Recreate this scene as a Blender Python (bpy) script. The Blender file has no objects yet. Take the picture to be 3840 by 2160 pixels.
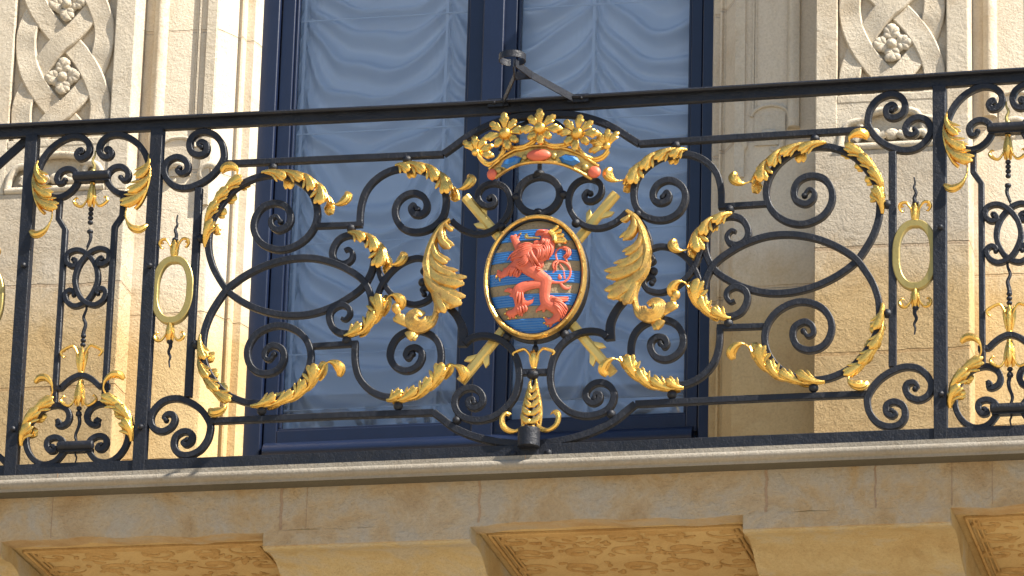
import bpy, bmesh, math, random
from math import sin, cos, radians, pi, tan, atan2, sqrt, exp
from mathutils import Vector
random.seed(4)
SC = bpy.context.scene
COL = SC.collection
# ---------------------------------------------------------------- camera solved from the photograph
e = math.atan(.353); a = math.atan(.226); rho = radians(1.62); FL = 17640.; DIST = 13.1
Fv = Vector((-sin(a)*cos(e), cos(a)*cos(e), sin(e))); R0 = Vector((cos(a), sin(a), 0))
U0 = Vector((sin(a)*sin(e), -cos(a)*sin(e), cos(e)))
Rv = R0*cos(rho)+U0*sin(rho); Uv = -R0*sin(rho)+U0*cos(rho)
CAM = Vector((0, 0, .49))-Fv*DIST
s8 = 800/2576
CR = {'A': (600, 540, s8), 'B': (700, 750, s8), 'C': (700, 1150, s8), 'E': (1300, 550, s8), 'F': (1300, 900, s8),
      'G': (1300, 1250, s8), 'H': (1700, 200, s8), 'I': (1780, 780, 480/2576), 'J': (1780, 1030, 480/2576),
      'K': (2200, 550, s8), 'L': (2200, 950, s8), 'M': (2000, 1250, s8), 'N': (2680, 450, s8), 'O': (2680, 850, s8),
      'P': (2680, 1230, s8), 'Q': (3240, 250, 600/1739), 'R': (3240, 700, 600/1739), 'T': (3240, 1180, 600/1739),
      'U': (0, 420, 640/2576), 'V': (0, 1380, 640/2208), 'W': (0, 900, 640/2208), 'D': (0, 0, 3840/2576),
      'X': (0, 0, 1120/2576), 'Y': (2640, 0, 1200/2576), 'f': (0, 0, 1), 'b3': (0, 1485, 1280/2576),
      'b4': (1280, 1485, 1280/2576), 'b5': (2560, 1485, 1280/2576), 'w': (960, 0, 1760/2576)}


def at(c, x, y, Y=0.0):
    """a measured point of the photograph laid on the real plane at depth Y -> (X, Z)"""
    o = CR[c]
    u = (o[0]+x*o[2]-1920)/FL; v = (1080-(o[1]+y*o[2]))/FL
    d = Fv+Rv*u+Uv*v; t = (Y-CAM.y)/d.y
    p = CAM+d*t
    return (p.x, p.z)


def ats(c, pts, Y=-.011): return [at(c, p[0], p[1], Y) for p in pts]


XC = .0725; ZC = .5225; PC = -1.2405      # mirror axes of the ironwork
ID = lambda p: p
MX = lambda p: (2*XC-p[0], p[1])
MZ = lambda p: (p[0], 2*ZC-p[1])
MXZ = lambda p: (2*XC-p[0], 2*ZC-p[1])
MP = lambda p: (2*PC-p[0], p[1])
MPX = lambda p: (2*XC-(2*PC-p[0]), p[1])


# ---------------------------------------------------------------- tagging
def tag(o, label=None, cat=None, group=None, kind=None):
    if label: o['label'] = label
    if cat: o['category'] = cat
    if group: o['group'] = group
    if kind: o['kind'] = kind
    return o


def empty(name, loc=(0, 0, 0)):
    o = bpy.data.objects.new(name, None); COL.objects.link(o); o.location = loc
    return o


def cr(pts, n=8, closed=False):
    """catmull-rom through points of any dimension"""
    P = [tuple(p) for p in pts]; m = len(P); out = []
    if m < 3 and not closed:
        return [tuple(P[0][k]+(P[1][k]-P[0][k])*i/n for k in range(len(P[0]))) for i in range(n+1)]
    rng = range(m if closed else m-1)
    for i in rng:
        g = (lambda j: P[j % m]) if closed else (lambda j: P[min(max(j, 0), m-1)])
        p0, p1, p2, p3 = g(i-1), g(i), g(i+1), g(i+2)
        for k in range(n):
            t = k/n
            out.append(tuple(.5*((2*p1[q])+(-p0[q]+p2[q])*t+(2*p0[q]-5*p1[q]+4*p2[q]-p3[q])*t*t +
                                 (-p0[q]+3*p1[q]-3*p2[q]+p3[q])*t**3) for q in range(len(p1))))
    if not closed: out.append(P[-1])
    return out


class MB:
    def __init__(s): s.v = []; s.f = []; s.m = []; s.mi = 0

    def add(s, vs, fs):
        n = len(s.v); s.v += [tuple(v) for v in vs]
        for f in fs: s.f.append([i+n for i in f]); s.m.append(s.mi)

    def box(s, x0, x1, y0, y1, z0, z1):
        s.add([(x, y, z) for x in (x0, x1) for y in (y0, y1) for z in (z0, z1)],
              [(0, 1, 3, 2), (4, 6, 7, 5), (0, 4, 5, 1), (2, 3, 7, 6), (0, 2, 6, 4), (1, 5, 7, 3)])

    def rings(s, R, caps=True, closed=False):
        n = len(R[0]); vs = [p for r in R for p in r]; fs = []
        m = len(R)
        for i in range(m if closed else m-1):
            j = (i+1) % m
            for k in range(n): fs.append((i*n+k, i*n+(k+1) % n, j*n+(k+1) % n, j*n+k))
        if caps and not closed: fs.append(tuple(range(n))); fs.append(tuple((m-1)*n+k for k in range(n)))
        s.add(vs, fs)

    def bar(s, pts, w, d=.021, y=0., wa=None, wb=None, taper=.12, closed=False, ch=.0022, eye=0):
        """square forged bar swept along an in-plane path (X, Z); w may narrow towards its ends"""
        P = pts; m = len(P); R = []
        for i in range(m):
            p = P[i-1] if (i > 0 or closed) else P[0]
            q = P[(i+1) % m] if (i < m-1 or closed) else P[m-1]
            tx, tz = q[0]-p[0], q[1]-p[1]; l = sqrt(tx*tx+tz*tz) or 1; tx /= l; tz /= l
            nx, nz = -tz, tx
            t = i/(m-1); ww = w
            if wa is not None and t < taper: ww = wa+(w-wa)*t/taper
            if wb is not None and t > 1-taper: ww = wb+(w-wb)*(1-t)/taper
            h = ww/2; g = d/2; c = min(ch, h*.5)
            sec = [(-h+c, -g), (h-c, -g), (h, -g+c), (h, g-c), (h-c, g), (-h+c, g), (-h, g-c), (-h, -g+c)]
            R.append([(P[i][0]+nx*u, y+v, P[i][1]+nz*u) for u, v in sec])
        s.rings(R, closed=closed)
        if eye:
            s.ball((P[0][0], y, P[0][1]), eye, ry=d/2+.002, n=10)

    def tube(s, P, r, n=8, fl=1., caps=True, closed=False):
        """tube along 3-D points; r number or list; fl flattens it in Y"""
        m = len(P); R = []
        for i in range(m):
            p = P[i-1] if (i > 0 or closed) else P[0]
            q = P[(i+1) % m] if (i < m-1 or closed) else P[m-1]
            T = Vector(q)-Vector(p)
            if T.length < 1e-9: T = Vector((0, 0, 1))
            T.normalize(); A = Vector((0, 1, 0))
            if abs(T.y) > .95: A = Vector((1, 0, 0))
            N = T.cross(A).normalized(); B = N.cross(T).normalized()
            rr = r[i] if isinstance(r, (list, tuple)) else r
            c = Vector(P[i])
            R.append([tuple(c+N*(rr*cos(2*pi*k/n))+B*(rr*fl*sin(2*pi*k/n))) for k in range(n)])
        s.rings(R, caps=caps, closed=closed)

    def ball(s, c, r, ry=None, rz=None, n=12):
        ry = ry or r; rz = rz or r; h = n//2; vs = []; fs = []
        vs.append((c[0], c[1]-ry, c[2]))
        for i in range(1, h):
            th = pi*i/h
            for k in range(n):
                ph = 2*pi*k/n
                vs.append((c[0]+r*sin(th)*cos(ph), c[1]-ry*cos(th), c[2]+rz*sin(th)*sin(ph)))
        vs.append((c[0], c[1]+ry, c[2])); L = len(vs)-1
        for k in range(n): fs.append((0, 1+k, 1+(k+1) % n)); fs.append((L, L-n+(k+1) % n, L-n+k))
        for i in range(h-2):
            for k in range(n):
                q = 1+i*n; fs.append((q+k, q+n+k, q+n+(k+1) % n, q+(k+1) % n))
        s.add(vs, fs)

    def extr(s, poly, f, closed=True):
        """poly 2-D list; f(p, t) -> 3-D for t = 0, 1"""
        n = len(poly); vs = [f(p, 0) for p in poly]+[f(p, 1) for p in poly]
        fs = [(k, (k+1) % n, n+(k+1) % n, n+k) for k in range(n if closed else n-1)]
        if closed: fs += [tuple(range(n)), tuple(range(n, 2*n))]
        s.add(vs, fs)

    def mesh(s, name, mats, smooth=35):
        me = bpy.data.meshes.new(name); me.from_pydata(s.v, [], s.f)
        if not isinstance(mats, (list, tuple)): mats = [mats]
        for m in mats: me.materials.append(m)
        me.polygons.foreach_set('material_index', s.m)
        bm = bmesh.new(); bm.from_mesh(me); bmesh.ops.recalc_face_normals(bm, faces=bm.faces); bm.to_mesh(me); bm.free()
        if smooth:
            me.shade_smooth(); me.set_sharp_from_angle(angle=radians(smooth))
        return me

    def build(s, name, mats, parent=None, smooth=35, bevel=0):
        o = bpy.data.objects.new(name, s.mesh(name, mats, smooth)); COL.objects.link(o)
        if parent: o.parent = parent
        if bevel:
            b = o.modifiers.new('bevel', 'BEVEL'); b.width = bevel; b.segments = 2; b.limit_method = 'ANGLE'; b.angle_limit = radians(40)
        return o


# ---------------------------------------------------------------- materials
def newmat(name):
    m = bpy.data.materials.new(name); m.use_nodes = True
    nt = m.node_tree; nt.nodes.clear()
    out = nt.nodes.new('ShaderNodeOutputMaterial'); b = nt.nodes.new('ShaderNodeBsdfPrincipled')
    nt.links.new(b.outputs[0], out.inputs[0])
    return m, nt, b, out


def N(nt, t, **k):
    n = nt.nodes.new(t)
    for q, v in k.items():
        if q.startswith('i_'): n.inputs[q[2:].replace('_', ' ')].default_value = v
        else: setattr(n, q, v)
    return n


def coord(nt):
    return nt.nodes.new('ShaderNodeTexCoord').outputs['Object']


def noise(nt, sc, det=4, ro=.55, vec=None, dist=0):
    n = N(nt, 'ShaderNodeTexNoise'); n.inputs['Scale'].default_value = sc; n.inputs['Detail'].default_value = det
    n.inputs['Roughness'].default_value = ro; n.inputs['Distortion'].default_value = dist
    nt.links.new(vec if vec else coord(nt), n.inputs['Vector'])
    return n.outputs['Fac']


def ramp(nt, fac, stops):
    r = nt.nodes.new('ShaderNodeValToRGB'); nt.links.new(fac, r.inputs[0]); el = r.color_ramp.elements
    while len(el) < len(stops): el.new(.5)
    for q, (p, c) in zip(el, stops): q.position = p; q.color = (*c, 1) if len(c) == 3 else c
    return r.outputs[0]


def mix(nt, fac, c1, c2, mode='MIX'):
    m = nt.nodes.new('ShaderNodeMix'); m.data_type = 'RGBA'; m.blend_type = mode
    if isinstance(fac, (int, float)): m.inputs[0].default_value = fac
    else: nt.links.new(fac, m.inputs[0])
    for i, c in ((6, c1), (7, c2)):
        if isinstance(c, tuple): m.inputs[i].default_value = (*c, 1)
        else: nt.links.new(c, m.inputs[i])
    return m.outputs[2]


def mth(nt, op, x, y=None, z=None):
    m = nt.nodes.new('ShaderNodeMath'); m.operation = op
    for i, c in enumerate((x, y, z)):
        if c is None: continue
        if isinstance(c, (int, float)): m.inputs[i].default_value = c
        else: nt.links.new(c, m.inputs[i])
    return m.outputs[0]


def bump(nt, b, hts, dist=.002, strength=1.):
    prev = None
    for h, s_ in hts:
        n = nt.nodes.new('ShaderNodeBump'); n.inputs['Distance'].default_value = s_; n.inputs['Strength'].default_value = strength
        nt.links.new(h, n.inputs['Height'])
        if prev: nt.links.new(prev, n.inputs['Normal'])
        prev = n.outputs[0]
    nt.links.new(prev, b.inputs['Normal'])


def m_iron():
    m, nt, b, o = newmat('black_iron')
    n1 = noise(nt, 14, 5); n2 = noise(nt, 160, 4, .6); n3 = noise(nt, 45, 6, .7)
    c = ramp(nt, n1, [(.3, (.004, .0055, .010)), (.7, (.009, .011, .018))])
    d = ramp(nt, n3, [(.6, (0, 0, 0)), (.78, (1, 1, 1))])
    c = mix(nt, mth(nt, 'MULTIPLY', d, .3), c, (.05, .045, .04))
    nt.links.new(c, b.inputs['Base Color'])
    nt.links.new(ramp(nt, n3, [(.3, (.34,)*3), (.75, (.62,)*3)]), b.inputs['Roughness'])
    b.inputs['Specular IOR Level'].default_value = .36
    bump(nt, b, [(n2, .0016), (n3, .003)])
    return m


def m_gold(name='gilding', worn=.5, col=(.88, .54, .13), rough=.25):
    m, nt, b, o = newmat(name)
    n1 = noise(nt, 30, 6, .7); n2 = noise(nt, 150, 4, .6); n3 = noise(nt, 9, 3)
    dk = tuple(x*.72 for x in col)
    c = ramp(nt, n3, [(.3, dk), (.65, col)])
    w = ramp(nt, n1, [(.62-.2*worn, (0, 0, 0)), (.80-.2*worn, (1, 1, 1))])
    wf = mth(nt, 'MULTIPLY', w, worn)
    c = mix(nt, wf, c, (.16, .085, .03))
    nt.links.new(c, b.inputs['Base Color'])
    nt.links.new(mth(nt, 'SUBTRACT', .93, mth(nt, 'MULTIPLY', wf, .8)), b.inputs['Metallic'])
    nt.links.new(ramp(nt, n2, [(.2, (rough-.06,)*3), (.8, (rough+.16,)*3)]), b.inputs['Roughness'])
    bump(nt, b, [(n2, .0008), (n1, .0025)])
    return m


def m_paint(name, col, var=.25, rough=.5, bp=.0015, dirt=(.05, .04, .03), dirtf=.35, ds=40):
    m, nt, b, o = newmat(name)
    n1 = noise(nt, 12, 5); n2 = noise(nt, 120, 4, .6); n3 = noise(nt, ds, 7, .7)
    lo = tuple(x*(1-var) for x in col)
    c = ramp(nt, n1, [(.3, lo), (.7, col)])
    w = ramp(nt, n3, [(.55, (0, 0, 0)), (.75, (1, 1, 1))])
    c = mix(nt, mth(nt, 'MULTIPLY', w, dirtf), c, dirt)
    nt.links.new(c, b.inputs['Base Color']); b.inputs['Roughness'].default_value = rough
    bump(nt, b, [(n2, bp)])
    return m


def m_stone(name, pale, warm, z0=None, z1=None, bricks=None, gr=1., stain=.5, grey=None, rz=0, mort=.6):
    """sandstone; the warmer stone below z0 fades to the paler weathered stone above z1"""
    m, nt, b, o = newmat(name)
    geo = nt.nodes.new('ShaderNodeNewGeometry'); pos = geo.outputs['Position']
    n1 = noise(nt, 2.2, 6, .6, pos); n2 = noise(nt, 7, 7, .65, pos, .4); n3 = noise(nt, 130, 5, .7, pos); n4 = noise(nt, 420, 3, .6, pos)
    sep = nt.nodes.new('ShaderNodeSeparateXYZ'); nt.links.new(pos, sep.inputs[0])
    if z0 is not None:
        h = mth(nt, 'ADD', sep.outputs[2], mth(nt, 'MULTIPLY', mth(nt, 'SUBTRACT', n2, .5), .25))
        mr = nt.nodes.new('ShaderNodeMapRange'); nt.links.new(h, mr.inputs[0])
        mr.inputs[1].default_value = z0; mr.inputs[2].default_value = z1
        c = mix(nt, mr.outputs[0], warm, pale)
    else:
        c = mix(nt, ramp(nt, n1, [(.35, (0, 0, 0)), (.65, (1, 1, 1))]), warm, pale)
    if grey:
        c = mix(nt, ramp(nt, n2, [(.48, (0, 0, 0)), (.62, (1, 1, 1))]), c, grey)
    c = mix(nt, 1, c, ramp(nt, n2, [(.25, (1-.25*stain, 1-.36*stain, 1-.5*stain)), (.5, (1, 1, 1)), (.8, (1.06, 1.05, 1.03))]), 'MULTIPLY')
    c = mix(nt, 1, c, ramp(nt, n3, [(.25, (.84, .83, .81)), (.6, (1.04, 1.04, 1.04))]), 'MULTIPLY')
    hts = [(n3, .0045*gr), (n4, .0015*gr), (n2, .012*gr)]
    spk = N(nt, 'ShaderNodeTexVoronoi'); spk.inputs['Scale'].default_value = 95; nt.links.new(pos, spk.inputs['Vector'])
    sp = ramp(nt, spk.outputs['Distance'], [(.02, (1, 1, 1)), (.17, (0, 0, 0))])
    spm = mth(nt, 'MULTIPLY', sp, ramp(nt, noise(nt, 17, 3, .6, pos), [(.5, (0, 0, 0)), (.68, (1, 1, 1))]))
    c = mix(nt, mth(nt, 'MULTIPLY', spm, .5), c, (.12, .08, .045))
    if bricks:
        bw, bh, zo, ms = bricks
        cmb = nt.nodes.new('ShaderNodeCombineXYZ')
        nt.links.new(sep.outputs[0], cmb.inputs[0])
        nt.links.new(mth(nt, 'ADD', mth(nt, 'ADD', sep.outputs[2], zo), mth(nt, 'MULTIPLY', mth(nt, 'SUBTRACT', noise(nt, 9, 3, .5, pos), .5), .016)), cmb.inputs[1])
        br = nt.nodes.new('ShaderNodeTexBrick'); nt.links.new(cmb.outputs[0], br.inputs['Vector'])
        br.inputs['Scale'].default_value = 1; br.inputs['Brick Width'].default_value = bw; br.inputs['Row Height'].default_value = bh
        br.inputs['Mortar Size'].default_value = ms; br.inputs['Mortar Smooth'].default_value = .4; br.inputs['Bias'].default_value = 0
        br.inputs['Color1'].default_value = (.86, .84, .84, 1); br.inputs['Color2'].default_value = (1.08, 1.04, .98, 1)
        br.inputs['Mortar'].default_value = (.78, .66, .58, 1)
        c = mix(nt, mort, c, mix(nt, 1, c, br.outputs['Color'], 'MULTIPLY'))
        hts.append((mth(nt, 'SUBTRACT', 1, br.outputs['Fac']), .004))
    nt.links.new(c, b.inputs['Base Color']); b.inputs['Roughness'].default_value = .9
    b.inputs['Specular IOR Level'].default_value = .2
    bump(nt, b, hts)
    return m


IRON = m_iron()
GOLD = m_gold('leaf_gilding', .35)
GOLDW = m_gold('worn_gilding', .75, (.80, .49, .13), .28)
GOLDP = m_paint('gold_paint', (.40, .31, .105), .15, .42, .001, dirtf=.25)
GOLDP.node_tree.nodes['Principled BSDF'].inputs['Metallic'].default_value = .55
GOLDB = m_paint('baton_gold', (.78, .56, .17), .12, .36, .001, dirtf=.12)
GOLDB.node_tree.nodes['Principled BSDF'].inputs['Metallic'].default_value = .5
RED = m_paint('red_enamel', (.62, .125, .065), .2, .5, .001, (.25, .03, .02), .3)
BLUE = m_paint('blue_enamel', (.025, .15, .42), .2, .42, .001, (.02, .05, .12), .3)
OCHRE = m_paint('ochre_field', (.29, .22, .125), .25, .75, .004, (.03, .025, .02), .85, 110)
NAVY = m_paint('navy_paint', (.0065, .0135, .040), .2, .36, .0004, dirtf=0)
STONE_W = m_stone('wall_sandstone', (.62, .545, .43), (.57, .42, .215), .74, .98, (5.3, .47, .10, .006), .7, mort=.4)
STONE_P = m_stone('pilaster_sandstone', (.60, .525, .41), (.56, .41, .215), .76, .96, (2.6, .33, .08, .007), 1.8)
STONE_C = m_stone('carved_sandstone', (.60, .53, .42), (.55, .475, .365), None, None, None, 1.1, .6)
STONE_B = m_stone('balcony_sandstone', (.46, .365, .245), (.43, .30, .155), None, None, None, 1.3, 1.0, (.40, .345, .27))
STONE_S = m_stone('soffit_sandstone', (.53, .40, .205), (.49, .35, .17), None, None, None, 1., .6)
STONE_K = m_stone('coping_stone', (.29, .26, .215), (.24, .215, .175), None, None, None, .8, .5)


def m_curtain():
    m, nt, b, o = newmat('white_voile')
    b.inputs['Base Color'].default_value = (.84, .85, .87, 1); b.inputs['Roughness'].default_value = .8
    b.inputs['Specular IOR Level'].default_value = .1
    n = noise(nt, 300, 3); bump(nt, b, [(n, .0006)])
    return m


def m_glass():
    m = bpy.data.materials.new('window_glass'); m.use_nodes = True; nt = m.node_tree; nt.nodes.clear()
    o = nt.nodes.new('ShaderNodeOutputMaterial'); t = nt.nodes.new('ShaderNodeBsdfTransparent'); g = nt.nodes.new('ShaderNodeBsdfGlossy')
    t.inputs[0].default_value = (.85, .89, .945, 1); g.inputs['Roughness'].default_value = .02; g.inputs[0].default_value = (.92, .96, 1, 1)
    mx = nt.nodes.new('ShaderNodeMixShader'); fr = nt.nodes.new('ShaderNodeFresnel'); fr.inputs['IOR'].default_value = 1.6
    nt.links.new(fr.outputs[0], mx.inputs[0]); nt.links.new(t.outputs[0], mx.inputs[1]); nt.links.new(g.outputs[0], mx.inputs[2])
    nt.links.new(mx.outputs[0], o.inputs[0])
    return m


CURT = m_curtain(); GLASS = m_glass()
MORTAR = m_stone('mortar', (.36, .25, .16), (.30, .21, .14))
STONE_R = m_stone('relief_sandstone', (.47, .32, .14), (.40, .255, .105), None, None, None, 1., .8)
STONE_Y = m_stone('console_sandstone', (.50, .41, .245), (.48, .365, .19), None, None, None, 1.6, .7, (.44, .39, .30))
STONE_D = m_stone('dark_stone', (.105, .092, .068), (.085, .075, .055), None, None, None, .6, .3)
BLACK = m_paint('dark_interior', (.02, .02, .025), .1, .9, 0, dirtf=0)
PAVE = m_paint('pavement_stone', (.41, .345, .25), .15, .85, .002, dirtf=.1)

# ================================================================ RAILING
RAIL = empty('balcony_railing', (XC, 0, 0))
tag(RAIL, 'black wrought iron balcony railing with gilded acanthus scrolls and a central coat of arms', 'railing')
RAIL.location = (0, 0, 0)
_k = [0]


def yo():
    _k[0] += 1
    return ((_k[0]*7) % 11-5)*.00045


def iron(name, fn, parent=RAIL, mat=None):
    m = MB(); fn(m)
    return m.build(name, mat or IRON, parent)


def scroll(c_pts, tf, w=.0175, wa=.010, wb=.010, taper=.10, eye=.0095, eye2=.0, d=.021, n=7):
    pts = [tf(p) for p in c_pts]; P = cr(pts, n)
    m = MB(); y = yo(); m.bar(P, w, d, y, wa, wb, taper, eye=eye)
    if eye2: m.ball((P[-1][0], y, P[-1][1]), eye2, ry=d/2+.002, n=10)
    return m.build('scroll', IRON, RAIL)


# acanthus foliage ------------------------------------------------------------
def finger(m, B, T, D, r, y0=-.012, lift=.012, n=9, seg=8, hook=.0, cv=.55):
    L = sqrt((T[0]-B[0])**2+(T[1]-B[1])**2) or 1e-4
    C1 = (B[0]+D[0]*L*cv, B[1]+D[1]*L*cv)
    P = []; R = []
    for i in range(n+1):
        t = i/n
        x = (1-t)**2*B[0]+2*t*(1-t)*C1[0]+t*t*T[0]; z = (1-t)**2*B[1]+2*t*(1-t)*C1[1]+t*t*T[1]
        yy = y0-lift*sin(t*pi*.62)+(hook*max(0, t-.8)*5)
        P.append((x, yy, z)); R.append(r*(.35+.65*sin(min(t/.88, 1)*pi/2)) * (1 if t < .88 else sqrt(max(.05, 1-((t-.88)/.125)**2))))
    m.tube(P, R, seg, .55)


def lobe(m, B, T, D, w, y0=-.012, lift=.012, cv=.55, fat=False):
    dx, dz = T[0]-B[0], T[1]-B[1]; L = sqrt(dx*dx+dz*dz) or 1e-4; ux, uz = dx/L, dz/L; nx, nz = -uz, ux
    # leaf blade under the ridges
    finger(m, B, (T[0]-ux*w*.22, T[1]-uz*w*.22), D, w*.50, y0+.006, lift*.5, cv=cv)
    finger(m, B, T, D, w*.30, y0, lift, cv=cv, n=12)
    for sd in (1, -1):
        finger(m, (B[0]-sd*nx*w*.05, B[1]-sd*nz*w*.05), (T[0]+sd*nx*w*.40-ux*w*.22, T[1]+sd*nz*w*.40-uz*w*.22), D, w*.225, y0+.001, lift*.9, cv=cv, n=12)
        if not fat:
            finger(m, B, (T[0]+sd*nx*w*.62-ux*w*.85, T[1]+sd*nz*w*.62-uz*w*.85), D, w*.15, y0+.003, lift*.65, cv=cv)


def leaf(tf, spine, lobes, curl=None, parent=None, w=.0285, back=None, crad=.012, mat=None, sr=.0055):
    """spine: plane points along the scroll's outer edge; lobes: (base index fraction, tip, width factor)"""
    m = MB(); S = cr([tf(p) for p in spine], 8); n = len(S)-1
    m.tube([(p[0], -.008-.003*sin(i/n*pi), p[1]) for i, p in enumerate(S)], [sr*(.35+.65*sin(min(1, i/n*2.2)*pi/2)) for i in range(n+1)], 8, 1.6)
    for lb in lobes:
        t, T = lb[0], tf(lb[1]); k = lb[2] if len(lb) > 2 else 1.
        i = max(0, min(n-1, int((t-.15)*n))); B = S[i]; Q = S[min(n, i+4)]; Z = S[max(0, i-1)]
        dx, dz = Q[0]-Z[0], Q[1]-Z[1]; l = sqrt(dx*dx+dz*dz) or 1
        lobe(m, B, T, (dx/l, dz/l), w*k)
    for lb in (back or []):
        t, T = lb[0], tf(lb[1]); k = lb[2] if len(lb) > 2 else .8
        i = min(n-1, int(t*n)); B = S[i]; Q = S[min(n, i+3)]; Z = S[max(0, i-1)]
        dx, dz = Q[0]-Z[0], Q[1]-Z[1]; l = sqrt(dx*dx+dz*dz) or 1
        finger(m, B, T, (dx/l, dz/l), w*k*.5, .013, -.004)
        finger(m, B, (T[0]-dx/l*w*.5, T[1]-dz/l*w*.5), (dx/l, dz/l), w*k*.36, .014, -.004)
    if curl:
        C = cr([tf(p) for p in curl], 7); k = len(C)-1
        ux, uz = C[k][0]-C[k-3][0], C[k][1]-C[k-3][1]; l = sqrt(ux*ux+uz*uz) or 1
        nx, nz = -uz/l, ux/l
        for off, rs, yy in ((0, 1, -.012), (.55, .6, -.009), (-.55, .6, -.009)):
            P = []; R = []
            for i, p in enumerate(C):
                t = i/k; q = C[min(k, i+1)]; z = C[max(0, i-1)]
                tx, tz = q[0]-z[0], q[1]-z[1]; tl = sqrt(tx*tx+tz*tz) or 1
                bul = max(0., sin(min(1, max(0, (t-.30)/.70))**1.25*pi*.9))
                o = off*crad*bul
                P.append((p[0]-tz/tl*o, yy-.014*sin(t*pi), p[1]+tx/tl*o))
                R.append((.0024+crad*.66*bul)*rs)
            m.tube(P, R, 8, .8)
    return m.build('gilded_leaf', mat or GOLD, parent or RAIL)


def finial(tf, x, z, sgn, H=.062, W=.021, spread=.042, rod=None, beads=0, mat=None, parent=RAIL):
    """gilded tulip on a stem: opens towards sgn (up = +1), with two curled side leaves"""
    m = MB(); g = lambda u, v: tf((x+u, z+v*sgn))
    for u0, u1, r, yy in ((0, 0, .0062, -.006), (-.3, -.75, .0052, 0), (.3, .75, .0052, 0), (-.2, -.45, .0052, .007), (.2, .45, .0052, .007)):
        P = []; R = []
        for i in range(11):
            t = i/10
            q = g(W*.5*(u0+(u1-u0)*sin(t*pi*.5)), H*t); P.append((q[0], yy-.003*sin(t*pi), q[1]))
            R.append(r*(.55+.75*sin(t*pi*.8)) * (1 if t < .9 else .55))
        m.tube(P, R, 8, .8)
    for sd in (-1, 1):
        C = [(sd*.004, H*.35), (sd*.012, H*.75), (sd*.024, H*1.02), (sd*.037, H*1.0), (sd*spread, H*.82), (sd*(spread-.006), H*.64), (sd*(spread-.012), H*.66)]
        P = cr([g(u, v) for u, v in C], 5); k = len(P)-1
        m.tube([(p[0], -.004-.006*sin(i/k*pi), p[1]) for i, p in enumerate(P)], [.0018+.0042*abs(sin(min(1, i/k*1.05)*pi))*(.4+.6*i/k) for i in range(k+1)], 7, 1.3)
        q = g(sd*(spread-.007), H*.88); m.ball((q[0], -.006, q[1]), .0055, .005, .0042, 8)
    q = g(0, 0); m.ball((q[0], 0, q[1]), .0085, .0085, .004)
    o = m.build('finial', mat or GOLD, parent)
    if beads or rod:
        b = MB()
        for i in range(beads):
            q = g(0, H*.95+.012+i*.0135); b.ball((q[0], 0, q[1]), .0082, .0082, .0072)
        if rod:
            P = cr([tf(p) for p in rod], 7); k = len(P)-1
            b.tube([(p[0], 0, p[1]) for p in P], [.0062-.0042*i/k for i in range(k+1)] if not beads == 99 else .005, 8)
            b.ball((P[0][0], 0, P[0][1]), .0095, .0095, .0075)
        b.build('wavy_spike', IRON, o)
    return o


# --- handrail, base rail, posts
hr = ats('f', [(-260, 508), (0, 493), (850, 451), (1700, 411), (2500, 364), (3200, 322), (3840, 282), (4100, 268)], -.02)
m = MB(); m.bar(cr(hr, 6), .030, .019, 0.0); m.build('top_rail', IRON, RAIL)
m = MB(); cap = [(p[0], p[1]+.0155) for p in cr(hr, 6)]
R = []
for p in cap:
    R.append([(p[0], y_, p[1]+z_) for y_, z_ in ((-.026, -.004), (-.029, .001), (-.026, .006), (-.014, .0095), (.014, .0095), (.026, .006), (.029, .001), (.026, -.004))])
m.rings(R); m.build('handrail', IRON, RAIL)
m = MB(); m.box(-1.62, 1.62, -.0125, .0125, -.012, .0275)
m.build('base_rail', IRON, RAIL, bevel=.0015)
PW = .0278
for xp in (-1.4285, -1.053, 1.1975):
    m = MB(); m.box(xp-PW/2-.004, xp+PW/2+.004, -.0165, .0165, -.011, 1.022)
    o = m.build('post', IRON, RAIL, bevel=.0016)
    for zb in ((.62, .13) if xp < -1.2 else (.60, .12)):
        k = MB(); k.ball((xp+.004, -.024, zb), .0085); k.ball((xp+.004, -.017, zb), .006, .012)
        k.build('rivet', IRON, o)

QUADS = [ID, MX, MZ, MXZ]
# --- the long S scroll
S1 = ats('A', [(1445, 925), (1395, 862), (1335, 900), (1345, 985), (1430, 1030), (1540, 970), (1568, 860), (1520, 750), (1400, 703), (1260, 735),
               (1165, 830), (1122, 970), (1150, 1100), (1240, 1205), (1400, 1262), (1560, 1245), (1720, 1160), (1835, 1030), (1888, 880), (1880, 730),
               (1820, 590), (1720, 480), (1570, 395), (1400, 362), (1220, 375), (1050, 435), (900, 525), (780, 650), (680, 790), (610, 930), (580, 1080), (575, 1225)])
S1 += ats('B', [(268, 665), (310, 800), (380, 935), (480, 1080), (620, 1190), (800, 1285), (1000, 1350), (1240, 1382), (1500, 1362), (1750, 1280),
                (1950, 1170), (2110, 1045), (2205, 900), (2252, 750), (2248, 620), (2190, 500), (2080, 425), (1960, 412), (1845, 455), (1775, 545),
                (1750, 650), (1790, 728), (1885, 762), (1975, 715), (1995, 640), (1950, 583), (1898, 600)])
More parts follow.
